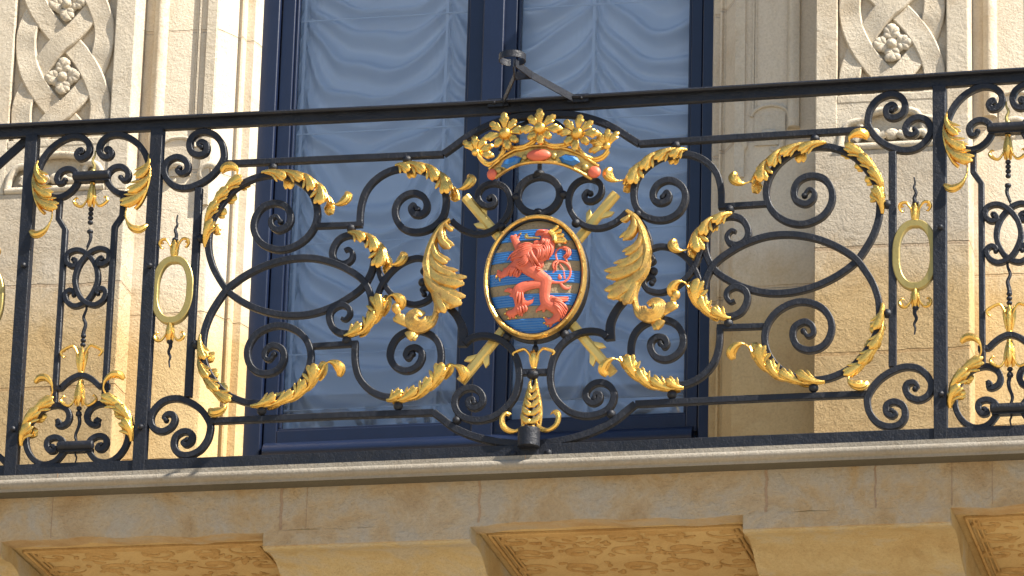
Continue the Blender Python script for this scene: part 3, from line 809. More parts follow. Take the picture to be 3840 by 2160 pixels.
for x, y, an in ((698, 1312, .36), (1397, 1277, -.27)):
    p = at('H', x, y, -.06); m = MB(); h = [(-.032, 0), (-.016, -.0145), (.016, -.0145), (.032, 0), (.016, .0145), (-.016, .0145)]
    rt = lambda u, v: (p[0]+u*cos(an)-v*sin(an), p[1]+u*sin(an)+v*cos(an))
    o_ = [rt(*q) for q in h]; i_ = [rt(q[0]*.62, q[1]*.45) for q in h]; y_ = cy(p[0])-.004
    m.add([(q[0], y_-.001, q[1]) for q in o_]+[(q[0], y_-.013, q[1]) for q in i_], [(k, (k+1) % 6, 6+(k+1) % 6, 6+k) for k in range(6)]+[tuple(range(6, 12)), tuple(range(6))])
    m.build('blue_gem', BLUE, CRW, smooth=0)
for x, y, r_ in ((862, 1257, .009), (1215, 1238, .0095), (540, 1392, .0098), (1572, 1347, .0105)):
    p = at('H', x, y, -.06); m = MB(); m.ball((p[0], cy(p[0])-.003, p[1]), r_, .008); m.build('pearl', GOLDP, CRW)


def petal(m, c, an, L, w, y, lift=.010):
    T = (c[0]+L*cos(an), c[1]+L*sin(an)); D = (cos(an+.12), sin(an+.12))
    for off, s_, k in ((0, 1, 1), (.30, .72, .8), (-.30, .72, .8)):
        t2 = (c[0]+L*k*cos(an+off*.7), c[1]+L*k*sin(an+off*.7))
        finger(m, c, t2, (cos(an), sin(an)), w*s_, y, lift, hook=.004)


for x, y, ro, sc in ((625, 965, .15, 1), (1055, 918, .0, 1), (1490, 955, -.1, 1)):
    p = at('H', x, y, -.07); m = MB(); Y0 = cy(p[0])-.012
    for k in range(8):
        an = pi/2+ro+k*pi/4+random.uniform(-.07, .07); L = .060 if k % 2 == 0 else .053
        petal(m, p, an, L*sc*random.uniform(.94, 1.08)*(1 if sin(an) > -.5 else .85), .0093, Y0)
    m.ball((p[0], Y0-.010, p[1]), .0170, .0135, n=16); m.build('crown_flower', GOLD, CRW)
for x, y, a0, a1 in ((275, 1200, 2.35, -.25), (1855, 1125, 3.35, .95)):
    p = at('H', x, y, -.03); m = MB()
    for k in range(5):
        petal(m, p, a0+(a1-a0)*k/4, .054, .0080, -.022)
    m.ball((p[0], -.034, p[1]), .012, .010); m.build('crown_flower', GOLD, CRW)
m = MB()
for ln in ([(645, 1040), (665, 1100), (730, 1145), (850, 1140), (960, 1085), (1030, 1010)], [(1060, 1010), (1100, 1080), (1190, 1125), (1310, 1115), (1400, 1075), (1460, 1030)],
           [(1475, 1040), (1505, 1130), (1580, 1215), (1690, 1245), (1790, 1210), (1855, 1130)], [(615, 1060), (600, 1170), (530, 1270), (430, 1310), (340, 1265), (280, 1190)]):
    for o1 in (0, 26):
        C = cr([at('H', x+o1*.25, y+o1, -.05) for x, y in ln], 6); m.tube([(p[0], cy(p[0])-.004+o1*.0001, p[1]) for p in C], .0048, 8)
m.build('crown_arches', GOLD, CRW)

# --- great acanthus leaves flanking the shield
SPN = ats('E', [(1255, 890), (1150, 980), (1070, 1110), (1015, 1260), (985, 1400)])+ats('F', [(985, 300), (1010, 430), (1060, 560), (1100, 700), (1105, 830), (1060, 960), (960, 1070)])
for tf in (ID, MX):
    m = MB(); S = cr([tf(p) for p in SPN], 6); n = len(S)-1
    m.tube([(p[0], -.022, p[1]) for p in S], [.005+.010*sin(i/n*pi) for i in range(n+1)], 8)
    F_ = lambda c, x, y: tf(at(c, x, y, -.03))
    for (b0, tip, w_) in [(.02, ('E', 1278, 1010), .016), (.06, ('E', 1250, 1235), .032), (.03, ('E', 1170, 1150), .024), (.18, ('F', 1215, 285), .030), (.15, ('F', 1130, 250), .026), (.24, ('F', 1318, 428), .034),
                          (.20, ('F', 1200, 400), .030), (.30, ('F', 1425, 535), .048), (.27, ('F', 1290, 540), .036), (.40, ('F', 1395, 780), .054), (.36, ('F', 1300, 690), .040), (.52, ('F', 1195, 890), .038), (.48, ('F', 1180, 760), .028)]:
        i = int(b0*n); B = S[i]; Q = S[min(n, i+5)]; dx, dz = Q[0]-B[0], Q[1]-B[1]; l = sqrt(dx*dx+dz*dz)
        lobe(m, B, F_(*tip), (dx/l, dz/l), w_, -.016-.010*b0, .016, cv=.66, fat=True)
    # volute
    for k, r_ in enumerate((1., .84, .68, .52, .36)):
        pts = [(1080, 900), (1030, 1010), (900, 1085), (780, 1060), (725, 950), (770, 870), (850, 840), (930, 880)]
        cx_, cz_ = 880, 935
        C = cr([F_('F', cx_+(x-cx_)*r_, cz_+(y-cz_)*r_) for x, y in pts], 6)
        q = len(C)-1
        m.tube([(p[0], -.018-.012*(1-r_)-.006*sin(i/q*pi), p[1]) for i, p in enumerate(C)], [.0052+.004*sin(i/q*pi) for i in range(q+1)], 8)
    for B_, T_, w_ in ((('F', 800, 1060), ('F', 590, 900), .012), (('F', 810, 1070), ('F', 560, 935), .009), (('F', 760, 1040), ('F', 640, 905), .010), (('F', 860, 1080), ('F', 725, 1180), .0165), (('F', 870, 1090), ('F', 790, 1210), .009), (('F', 640, 930), ('F', 600, 830), .010)):
        B = F_(*B_); T = F_(*T_); dx, dz = T[0]-B[0], T[1]-B[1]; l = sqrt(dx*dx+dz*dz)
        finger(m, B, T, (dx/l, dz/l), w_, -.016, .012, n=10, seg=9)
    B = F_('F', 590, 815); m.ball((B[0], -.026, B[1]), .0125, .011, .015)
    m.build('acanthus_leaf', GOLDW, RAIL)

# --- ring pendants in the slim bays
pc = at('A', 172, 1400)[0]
zring = (at('R', 555, 440)[1]+at('R', 560, 1055)[1])/2
zf = at('R', 555, 430)[1]


def pendant(tf):
    m = MB(); m.bar([tf((pc+.0012+(.0515)*cos(2*pi*k/40)*(1+.06*abs(sin(4*pi*k/40))), zring+.091*sin(2*pi*k/40)*(1+.05*abs(sin(4*pi*k/40))))) for k in range(40)], .0205, .022, -.001, closed=True)
    o = m.build('oval_ring', GOLDP, RAIL)
    for sg in (1, -1):
        z = zring+sg*(zf-zring+.002)
        wob = [(0, .066), (.003, .080), (-.002, .096), (.004, .112), (.001, .124), (.0035, .142)]
        finial(tf, pc, z, sg, H=.063, W=.021, spread=.043, rod=[(pc+u, z+sg*v) for u, v in wob], parent=o)


pendant(ID); pendant(MX); pendant(lambda p: (p[0]-(-1.053+1.4285)*1.0-.187+.0, p[1]))

# --- the narrow side panels
H1 = ats('U', [(1625, 590), (1590, 570), (1605, 540), (1650, 560), (1665, 610), (1620, 665), (1540, 655), (1490, 590), (1490, 500), (1540, 410), (1640, 345), (1770, 325), (1910, 360),
               (2040, 440), (2140, 550), (2205, 680), (2240, 820), (2220, 950), (2150, 1070), (2040, 1170), (1900, 1225), (1770, 1205), (1660, 1120), (1600, 1000), (1625, 900), (1710, 825), (1810, 810),
               (1895, 855), (1925, 930), (1895, 1005), (1835, 1010), (1805, 965)])
LFU = dict(spine=ats('U', [(2240, 640), (2272, 780), (2272, 930), (2245, 1090), (2195, 1240), (2120, 1380), (2040, 1460)]),
           lobes=[(.2, at('U', 2080, 1040), 1.1), (.42, at('U', 1965, 1250), 1.2), (.62, at('U', 1850, 1440), 1.3)],
           curl=ats('D', [(322, 512), (318, 545), (330, 572), (352, 580), (372, 566)]))
LW = ats('W', [(950, 265), (935, 240), (975, 262), (975, 310), (910, 325), (850, 265), (870, 165), (985, 118), (1110, 165), (1220, 300), (1256, 480), (1210, 640), (1110, 780), (965, 845), (860, 790), (835, 690),
               (895, 640), (950, 670), (940, 700)])
LV = ats('V', [(740, 690), (765, 650), (790, 685), (770, 730), (730, 700), (735, 640)][:1]+[(775, 665), (760, 700), (735, 690), (725, 650), (760, 630)][:0]+
         [(735, 670), (760, 700), (745, 735), (790, 742), (860, 700), (890, 620), (865, 540), (800, 490), (700, 475), (560, 520), (430, 640), (350, 770), (325, 920), (350, 1060), (430, 1180), (550, 1240), (690, 1210),
          (790, 1110), (835, 1020), (800, 930), (710, 890), (620, 920), (598, 1000), (640, 1065), (700, 1055), (690, 1010), (665, 1000)])
LFV = dict(spine=ats('V', [(270, 1000), (275, 860), (330, 710), (430, 570), (550, 460), (660, 385)]),
           lobes=[(.1, at('V', 425, 740), 1.3), (.36, at('V', 530, 540), 1.3), (.62, at('V', 725, 410), 1.35)],
           back=[(.12, at('V', 470, 780), 1.1), (.42, at('V', 585, 600), 1.1)],
           curl=ats('V', [(640, 400), (690, 320), (680, 220), (610, 145), (520, 140), (455, 190)]))
BJ = [at('D', 149, 492, -.011), at('D', 151, 548, -.011), at('D', 161, 575, -.011), at('D', 147, 985, -.011)]
xj = BJ[2][0]
bj = [(BJ[0][0]-.001, BJ[0][1]), (BJ[0][0]-.001, BJ[1][1]), (xj, BJ[2][1]), (xj, at('V', 740, 460, -.011)[1])]


def side(tf, tg):
    """tf places the panel, tg places its mirror half"""
    for h in (tf, tg):
        o = scroll(H1, h, .0175, .009, .009, .08, eye=.0075, eye2=.0085); leaf(h, parent=o, crad=.0115, w=.025, **LFU)
        scroll(LW, h, .0150, .008, .008, .08, eye=.0070, eye2=.0070)
        o = scroll(LV, h, .0165, .009, .009, .08, eye=.0085, eye2=.0075); leaf(h, parent=o, crad=.0115, w=.025, **LFV)
        m = MB(); m.bar([h(p) for p in bj], .0165, .019, yo()); m.build('inner_upright', IRON, RAIL)
    for c, x0, x1, y0, y1 in (('U', 1130, 1685, 990, 975), ('V', 770, 1235, 1035, 1010)):
        z = (at(c, x0, y0)[1]+at(c, x1, y1)[1])/2; hw = (at(c, x1, y1)[0]-at(c, x0, y0)[0])/2; p0, p1 = tf((PC-hw, z)), tf((PC+hw, z))
        m = MB(); m.tube([(p0[0], -.014, p0[1]), (p0[0]*.97+p1[0]*.03, -.014, p0[1]), (p0[0]*.03+p1[0]*.97, -.014, p1[1]), (p1[0], -.014, p1[1])], [.010, .0135, .0135, .010], 14)
        m.box(min(p0[0], p1[0])+.004, max(p0[0], p1[0])-.004, -.016, .010, z-.0170, z-.0060); m.build('collar_bar', IRON, RAIL)
    zz = lambda c, y, x=1070: at(c, x, y)[1]
    # arch piece
    A = [(PC-.086, zz('V', 255)), (PC-.0565, zz('V', 250)), (PC-.043, zz('V', 190)), (PC-.024, zz('V', 130)), (PC, zz('V', 95)), (PC+.024, zz('V', 130)), (PC+.043, zz('V', 190)), (PC+.0565, zz('V', 250)), (PC+.086, zz('V', 255))]
    m = MB(); m.bar([tf(p) for p in A[:2]]+cr([tf(p) for p in A[1:8]], 5)+[tf(A[8])], .0165, .0195, .0012); m.build('arch_bar', IRON, RAIL)
    z1 = zz('U', 1080, 1415); finial(tf, PC, z1, -1, H=.070, W=.022, spread=.050, beads=4, rod=[(PC+.001, zz('D', 583, 230)), (PC+.004, zz('D', 600, 230)), (PC-.005, zz('D', 622, 230)), (PC, zz('W', 60, 1150)), (PC-.006, zz('W', 130, 1150))])
    m = MB(); P = cr([tf(p) for p in [(PC+.0, zz('U', 900, 1420)), (PC+.003, zz('U', 820, 1420)), (PC-.003, zz('U', 740, 1420)), (PC+.003, zz('U', 660, 1430)), (PC+.003, zz('U', 590, 1440))]], 6); k = len(P)-1
    m.tube([(p[0], -.003, p[1]) for p in P], [.006-.004*i/k for i in range(k+1)], 8); m.ball((P[0][0], -.003, P[0][1]), .008); m.build('wavy_spike', GOLDP, RAIL)
    z2 = zz('V', 62); finial(tf, PC, z2, 1, H=.075, W=.034, spread=.060, beads=3)
    m = MB(); P = cr([tf(p) for p in [(PC+.002, zz('W', 820)), (PC+.004, zz('W', 900)), (PC-.003, zz('W', 1000)), (PC+.004, zz('W', 1090)), (PC, zz('W', 1190)), (PC-.001, zz('W', 1260))]], 6); k = len(P)-1
    m.tube([(p[0], 0, p[1]) for p in P], [.003+.004*i/k for i in range(k+1)], 8); m.build('wavy_spike', IRON, RAIL)
    z3 = zz('V', 165); finial(tf, PC, z3, -1, H=.074, W=.030, spread=.052, beads=2, rod=[(PC, zz('V', 600)), (PC+.004, zz('V', 690)), (PC+.002, zz('V', 760)), (PC-.006, zz('V', 870)), (PC-.001, zz('V', 970)), (PC-.003, zz('V', 1100)), (PC+.001, zz('V', 1160)), (PC-.002, zz('V', 1230))])


side(ID, MP); side(MX, MPX)
# diagonal stay and beginnings of the bay beyond the left post
m = MB(); P = [at('U', 400, 395, .012), at('U', -120, 860, .012)]; m.bar(P, .027, .010, .020); m.build('diagonal_stay', IRON, RAIL)
m = MB(); P = cr(ats('V', [(100, 1260), (30, 1180), (-60, 1110), (-160, 1080)], -.011), 6); m.bar(P, .0175, .021, .001); m.build('scroll', IRON, RAIL)

# ================================================================ BALCONY
BAL = empty('balcony'); tag(BAL, 'sandstone balcony with moulded coping edge on broad carved brackets', 'balcony')
zc = -.014
kp = [(-.044, zc), (-.044, zc-.0135), (-.047, zc-.0145)]
for i in range(9):
    t = pi/2+pi*i/8; kp.append((-.047+.0145*cos(t), zc-.0275+.0130*sin(t)))
kp += [(-.046, zc-.043), (-.046, zc-.049), (.012, zc-.049), (1.3, zc-.049), (1.3, zc)]
m = MB(); m.extr(kp, lambda p, t: (-2.6+5.2*t, p[0], p[1])); m.build('coping', STONE_K, BAL, smooth=40)
m = MB()
for xx in (at('b4', 1385, 500, -.05)[0], at('b3', 430, 600, -.05)[0]): m.box(xx-.0012, xx+.0012, -.0447, .0, zc-.0135, zc+.0006)
m.build('joint', MORTAR, BAL)
m = MB(); m.box(-2.6, 2.6, -.0425, .0122, zc-.0505, zc-.0475); m.build('drip_soffit', STONE_D, BAL)  # thin strip in a darker stone colour along the coping's underside
ztop = zc-.049; zbm = at('b4', 1100, 968, .012)[1]
m = MB(); N_ = 180; poly = []   # lower arris slightly worn
for i in range(N_+1):
    x = -2.6+5.2*i/N_; poly.append((x, zbm+.004*sin(x*9)+.003*sin(x*31+1)+random.uniform(-.001, .001)))
vs = []; fs = []
for x, z in poly: vs += [(x, .012, ztop), (x, .012, z), (x, .10, z+.006), (x, .10, ztop)]
for i in range(N_):
    q = i*4
    for k in range(4): fs.append((q+k, q+(k+1) % 4, q+4+(k+1) % 4, q+4+k))
m.add(vs, fs); m.build('edge_beam', STONE_B, BAL, smooth=0)
m = MB(); m.box(-2.6, 2.6, .09, 1.3, zbm+.012, ztop); m.build('soffit', STONE_S, BAL)
for dx_, wj in ((706, .010), (1205, .009), (1927, .010), (2202, .006), (2395, .0022), (2497, .0018), (770, .0015), (130, .002)):
    m = MB(); xj_ = at('D', dx_, 1310, .012)[0]; zj = [ztop-.002-(ztop-zbm-.008)*k/14 for k in range(15)]
    P = [(xj_+random.uniform(-.0012, .0012)*(wj > .004)+.0015*(wj > .004)*sin(k*.9+dx_), z) for k, z in enumerate(zj)]
    m.bar(P, wj, .003, .0125); m.build('joint', MORTAR, BAL, smooth=0)
# consoles with a rippled underside
cons = [(at('D', 660, 1370, .012)[0], at('D', 1183, 1330, .012)[0]), (at('D', 1868, 1330, .012)[0], at('D', 2392, 1290, .012)[0])]
wv = cons[0][1]-cons[0][0]; gp = cons[1][0]-cons[0][1]
cons.insert(0, (cons[0][0]-gp-wv, cons[0][0]-gp))
prof = [(.0, .0), (.0, -.040), (.010, -.052), (.040, -.050), (.075, -.044), (.12, -.046), (.17, -.060), (.22, -.085), (.28, -.10), (.36, -.105), (.44, -.12), (.52, -.16), (.60, -.24), (.66, -.36), (.70, -.60), (.95, -.60), (.95, .0)]
pr = cr(prof[:15], 5)+prof[15:]
for i, (x0, x1) in enumerate(cons):
    m = MB(); m.extr(pr, lambda p, t: (x0+(x1-x0)*t, .015+p[0], zbm+.006+p[1]))
    o = m.build('console', STONE_Y, BAL, smooth=40)
    m = MB(); m.extr([(0, .0), (0, -.043), (.0045, -.044), (.0045, 0)], lambda p, t: (x0+.002+(x1-x0-.004)*t, .0115+p[0], zbm+.003+p[1])); m.build('console_face', STONE_B, o)
    # framed carved soffit on its right
    fx0, fx1 = x1+.012, x1+gp-.012
    m = MB()
    for r_, ins in ((.006, .012), (.004, .030), (.0035, .042)):
        P = [(fx0+ins, .125+ins, zbm+.008), (fx1-ins, .125+ins, zbm+.008), (fx1-ins, 1.2, zbm+.008), (fx0+ins, 1.2, zbm+.008)]
        for p, q in ((P[0], P[1]), (P[1], P[2]), (P[3], P[0])): m.tube([p, q], r_, 6)
    rnd = random.Random(11+i)
    def ztube(P, r):
        n = len(P)
        R = []
        for j in range(n):
            p = P[max(0, j-1)]; q = P[min(n-1, j+1)]; dx, dy = q[0]-p[0], q[1]-p[1]; l = sqrt(dx*dx+dy*dy) or 1; nx, ny = -dy/l, dx/l
            rr = r*1.12*sin(pi*(j+.6)/(n+.2))
            R.append([(P[j][0]+nx*rr*cos(k*pi/3), P[j][1]+ny*rr*cos(k*pi/3), zbm+.011+rr*.75*sin(k*pi/3)) for k in range(6)])
        m.rings(R)
    for rowi, cyy in enumerate((.215, .345, .50, .68)):
        nsp = 5
        for s_ in range(nsp):
            cxx = fx0+.075+(fx1-fx0-.15)*s_/(nsp-1)+rnd.uniform(-.012, .012); sg = 1 if (s_+rowi) % 2 else -1
            P = []
            for k in range(30):
                t = k/29; an = sg*(t*2.6*pi)+s_; r0 = .046*(1-t*.86); P.append((cxx+r0*1.35*cos(an), cyy+r0*sin(an)))
            ztube(P, .0095)
            for k in range(7):
                an = rnd.uniform(0, 2*pi); r0 = rnd.uniform(.035, .075); x_, y_ = cxx+r0*1.3*cos(an), cyy+r0*sin(an)
                if fx0+.05 < x_ < fx1-.05 and y_ > .175:
                    an2 = an+sg*1.2; L = rnd.uniform(.02, .04)
                    ztube([(x_+L*t*cos(an2+t*.9), y_+L*t*sin(an2+t*.9)*.8) for t in (0, .25, .5, .75, 1)], .0070)
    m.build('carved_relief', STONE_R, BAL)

# ================================================================ FACADE
FAC = empty('palace_facade', (0, 1.0, -.2)); FAC.location = (0, 0, 0)
tag(FAC, 'honey coloured sandstone palace wall with interlaced carved pilasters around a tall blue window', 'building')
ZB, ZT = -.10, 2.9
YP, YW, YF = .95, 1.06, 1.235
X = lambda c, x, y, Y: at(c, x, y, Y)[0]
# left reveal profile: crop X, sampled at y = 500
lp = [(X('X', 1150, 500, YP), YP), (X('X', 1150, 500, YP)+.001, YW)]
pfx = lp[0][0]
lp += [(X('X', 1848, 500, YW), YW), (X('X', 1868, 500, YW), YW+.004), (X('X', 2052, 500, YW+.085), YW+.085), (X('X', 2065, 500, YW+.085), YW+.085),
       (X('X', 2080, 500, YW+.085), YW+.078), (X('X', 2092, 500, YW+.08), YW+.08), (X('X', 2120, 500, YW+.118), YW+.118), (X('X', 2185, 500, YW+.118), YW+.118), (X('X', 2254, 500, YF-.01), YF-.01), (X('X', 2262, 500, YF+.05), YF+.05)]
XF0 = lp[-1][0]                       # left edge of the window opening
XM = (X('X', 2185, 500, YW+.118)+X('Y', 84, 400, YW+.118))/2
XF1 = 2*XM-XF0
PWD = X('Y', 2125, 300, YP)-X('Y', 898, 300, YP)   # pilaster width
PR0 = X('Y', 898, 300, YP)


def wall_profile(prof, flip=None):
    m = MB(); n = len(prof)
    P = [(p[0] if flip is None else 2*flip-p[0], p[1]) for p in prof]
    P2 = P+[(P[-1][0], 1.6), (P[0][0], 1.6)]
    m.extr(P2, lambda p, t: (p[0], p[1], ZB+(ZT-ZB)*t)); return m


m = wall_profile(lp[1:]); m.build('wall', STONE_W, FAC, smooth=30)
rp = [(PR0, YW)]+[(2*XM-p[0], p[1]) for p in lp[2:]]
P2 = rp+[(rp[-1][0], 1.6), (rp[0][0], 1.6)]
m = MB(); m.extr(P2, lambda p, t: (p[0], p[1], ZB+(ZT-ZB)*t)); m.build('wall', STONE_W, FAC, smooth=30)
# the bay beyond the right pilaster
sh = PR0+PWD-pfx
m = MB(); P = [(p[0]+sh, p[1]) for p in lp[1:]]; P2 = P+[(P[-1][0], 1.6), (P[0][0], 1.6)]; m.extr(P2, lambda p, t: (p[0], p[1], ZB+(ZT-ZB)*t)); m.build('wall', STONE_W, FAC, smooth=30)
m = MB(); m.box(pfx-PWD-1.5, pfx-PWD, YW, 1.6, ZB, ZT); m.build('wall', STONE_W, FAC)

# slim moulded strips and panels beside the window
zpan = at('X', 1600, 1262, YW)[1]


def side_panel(f, lab=None):
    m = MB()
    x0, x1 = X('X', 1330, 500, YW), X('X', 1452, 500, YW)   # quarter-round strip
    pf = [(x0, YW+.01), (x0+.002, YW-.022), (x0+(x1-x0)*.45, YW-.030), (x0+(x1-x0)*.75, YW-.022), (x1-.006, YW-.004), (x1, YW+.01)]
    pf = [pf[0]]+cr(pf[1:5], 4)+[pf[5]]
    m.extr(pf, lambda p, t: (f(p[0]), p[1], zpan-.05+(ZT-zpan+.05)*t))
    for c0, c1, pr_ in ((1690, 1702, .004), (1708, 1722, .006), (1782, 1862, .010)):
        a0, a1 = X('X', c0, 500, YW), X('X', c1, 500, YW)
        b0, b1 = sorted((f(a0), f(a1))); m.box(b0, b1, YW-pr_, YW+.01, zpan+.012 if c0 < 1750 else zpan-.2, ZT)
    o = m.build('moulding', STONE_C, FAC, smooth=40)
    m = MB(); a0, a1 = X('X', 1452, 500, YW), X('X', 1700, 500, YW); ca = (a0+a1)/2; hw = (a1-a0)/2+.01
    P = [(f(ca+hw*cos(t)), YW-.002, zpan-.005+.035*sin(t)) for t in [pi*k/14 for k in range(15)]]
    m.tube(P, .006, 8); m.box(min(f(a0), f(a1)), max(f(a0), f(a1)), YW-.006, YW+.01, zpan-.10, zpan-.002)
    # eroded scroll ornaments under the panel
    for cx_, r0 in ((ca-.01, .045), (ca+.10, .036)):
        Q = [(f(cx_+r0*(1-t*.8)*cos(5*t+.6)), YW-.010*(1-t), zpan-.10+r0*(1-t*.8)*sin(5*t+.6)) for t in [k/18 for k in range(19)]]
        m.tube(Q, [.013*(1-.5*k/18) for k in range(19)], 8, .8)
    m.build('panel_foot', STONE_C, o, smooth=60)


side_panel(lambda x: x); side_panel(lambda x: 2*XM-x); side_panel(lambda x: x+sh)


# carved pilasters
HP = at('X', 560, 20, YP)[1]-at('X', 535, 650, YP)[1]
def pilaster(x1, ph, cart):
    """x1 right edge; interlaced strapwork with rosettes, cartouche below, plain ashlar foot"""
    x0 = x1-PWD; mg = .066; zc0 = at('X', 300, 1668, YP)[1]; zk = at('X', 300, 1240, YP)[1]
    YC = YP+.024
    m = MB(); m.box(x0, x0+mg, YP, YW+.2, zc0, ZT); m.box(x1-mg, x1, YP, YW+.2, zc0, ZT)
    m.box(x0+mg, x1-mg, YC, YW+.2, zc0, ZT); pl = m.build('pilaster', STONE_C, FAC, bevel=.004)
    m = MB(); m.box(x0-.001, x1+.0015, YP-.0025, YW+.2, ZB, zc0); m.build('pilaster_foot', STONE_P, pl, bevel=.004)
    # block between strapwork and cartouche
    m = MB(); m.box(x0+mg-.001, x1-mg+.001, YP+.0015, YC+.02, zk-.012, zk+.015); m.build('fillet', STONE_C, pl, bevel=.004)
    xc = (x0+x1)/2; hp = HP; A = (PWD/2-mg)-.036; w = .066
    for sgn in (0, 1, 2, 3):
        m = MB(); P = []; n = 170; zs = zk+.01; zend = ZT-.1
        R = []
        for i in range(n+1):
            z = zs+(zend-zs)*i/n; th = pi*(z-ph)/(2*hp)+sgn*pi/2
            s_ = sin(th); x = xc+A*(abs(s_)**.82)*(1 if s_ > 0 else -1); k = cos(th)
            P.append((x, z, YP+.007-.0055*cos(4*th)*math.tanh(3*k)))
        for i, (x, z, yy) in enumerate(P):
            p = P[max(0, i-1)]; q = P[min(n, i+1)]; tx, tz = q[0]-p[0], q[1]-p[1]; l = sqrt(tx*tx+tz*tz); nx, nz = -tz/l, tx/l
            sec = [(-w/2, YC+.005), (-w/2, yy+.004), (-w/2+.004, yy), (0, yy+.0015), (w/2-.004, yy), (w/2, yy+.004), (w/2, YC+.005)]
            R.append([(min(max(x+nx*u, x0+mg+.0015+.0005*sgn), x1-mg-.0015-.0005*sgn), v, z+nz*u) for u, v in sec])
        m.rings(R); m.build('strapwork', STONE_C, pl, smooth=40)
    k = -2
    while ph+hp*(k+.5) < ZT:
        zz = ph+hp*(k+.5); k += 1
        if zz < zk+.05: continue
        m = MB()
        for j in range(4):
            an = pi/2*j+.04
            for d_, rr, r2 in ((0, .061, .0150), (-.42, .052, .0125), (.42, .052, .0125), (-.78, .038, .0110), (.78, .038, .0110)):
                rr2 = rr*random.uniform(.9, 1.05)
                c0_ = (xc+.012*cos(an), zz+.012*sin(an)); c = (xc+rr2*cos(an+d_), zz+rr2*1.06*sin(an+d_))
                finger(m, c0_, c, (cos(an), sin(an)), r2, YP+.016, .007, n=8, hook=.004)
        m.ball((xc, YP+.006, zz), .0150, .010); m.ball((xc, YP+.013, zz), .022, .008)
        m.build('rosette', STONE_C, pl, smooth=60)
    # cartouche
    m = MB(); hw = PWD/2-mg-.004; h = zk-.02-zc0
    O = [(-.98, .06), (-.93, .38), (-.80, .66), (-.55, .74), (-.42, .92), (0, 1.0), (.42, .92), (.55, .74), (.80, .66), (.93, .38), (.98, .06)]
    C = cr([(xc+u*hw, zc0+.012+v*(h-.03)) for u, v in O], 5)
    m.tube([(p[0], YP+.008, p[1]) for p in C], .012, 8, 1.3); m.tube([(xc-hw, YP+.006, zc0+.012), (xc+hw, YP+.006, zc0+.012)], .013, 8, 1.2)
    for sd in (-1, 1):
        Q = [(xc+sd*(hw*.68+.030*(1-t*.75)*cos(5.2*t)), YP+.008, zc0+h*.45+.034*(1-t*.75)*sin(5.2*t)) for t in [k_/16 for k_ in range(17)]]; m.tube(Q, .010, 8, 1.)
        Q = cr([(xc+sd*u, zc0+v) for u, v in ((.02, .05), (.055, .035), (.09, .05), (.11, .03))], 5); m.tube([(p[0], YP+.004, p[1]) for p in Q], .0125, 8)
        m.ball((xc+sd*.052, YP+.010, zc0+.055), .018, .014)
    m.ball((xc, YP+.012, zc0+.05), .024, .014, .020)
    m.build('cartouche', STONE_C, pl, smooth=60)
    # solid spandrels above the cartouche outline
    m = MB(); top = zk-.011; vs = []; n = len(C)
    for p in C: vs += [(p[0], YP+.003, p[1]), (p[0], YP+.003, top)]
    vs = [(x0+mg-.001, YP+.003, zc0), (x0+mg-.001, YP+.003, top)]+vs+[(x1-mg+.001, YP+.003, zc0), (x1-mg+.001, YP+.003, top)]
    m.add(vs, [(2*i, 2*i+1, 2*i+3, 2*i+2) for i in range(len(vs)//2-1)]); m.build('spandrel', STONE_C, pl)
    return pl


phL = at('X', 540, 300, YP)[1]; phR = at('Y', 1515, 340, YP)[1]
pl = pilaster(pfx, at('X', 535, 650, YP)[1]-HP/2, 0); pl['label'] = 'left pilaster with sunlit strapwork'
pl = pilaster(PR0+PWD, phR-HP/2, 1); pl['label'] = 'right pilaster with rosette above the rail'

# ---------------- window (a part of the facade)
m = MB()
zbot = .16
# fixed frame
fw = X('X', 2395, 500, YF)-XF0
m.box(XF0+.001, XF0+fw, YF, YF+.07, zbot, ZT); m.box(XF1-fw*.75, XF1+.02, YF, YF+.07, zbot, ZT)
m.box(XF0+.0005, XF1+.0195, YF+.001, YF+.071, zbot-.01, zbot+.20)
WIN = m.build('window', NAVY, FAC, bevel=.004); WIN['label'] = 'tall window with dark blue frame and draped white curtains'
YS = YF+.018   # sash face
gl0 = X('X', 2530, 500, YS); gl1 = X('D', 1173, 300, YS); gr0 = X('D', 1294, 300, YS); gr1 = X('D', 1736, 300, YS)
zg = at('D', 1300, 1062, YS)[1]; zgL = at('D', 720, 1085, YS)[1]; zg = (zg+zgL)/2+.004
xs0 = XF0+fw+.004; xs1 = XF1-fw*.75-.004; xm = (gl1+gr0)/2
for (a0, a1, g0, g1) in ((xs0, xm-.003, gl0, gl1), (xm+.003, xs1, gr0, gr1)):
    m = MB()
    m.box(a0, g0, YS, YS+.05, zg-.055, ZT); m.box(g1, a1, YS, YS+.05, zg-.055, ZT)
    m.box(g0-.0005, g1+.0005, YS+.0008, YS+.049, zg-.055, zg)
    # glazing bead
    m.box(g0, g0+.010, YS+.012, YS+.04, zg+.010, ZT); m.box(g1-.010, g1, YS+.012, YS+.04, zg+.010, ZT); m.box(g0, g1, YS+.012, YS+.04, zg, zg+.010)
    o = m.build('sash', NAVY, WIN, bevel=.003)
    m = MB(); m.box(g0-.002, g1+.002, YS+.026, YS+.030, zg-.002, ZT); m.build('pane', GLASS, WIN, smooth=0)
m = MB(); w_ = xm-gl1
m.box(gl1+w_*.62, gr0-w_*.50, YS-.016, YS+.0, zg-.055, ZT); m.build('meeting_stile', NAVY, WIN, bevel=.004)
m = MB(); pf = [(YS+.0, zg-.040), (YS-.012, zg-.044), (YS-.030, zg-.056), (YS-.040, zg-.072), (YS-.040, zg-.084), (YS-.034, zg-.090), (YS+.0, zg-.092)]
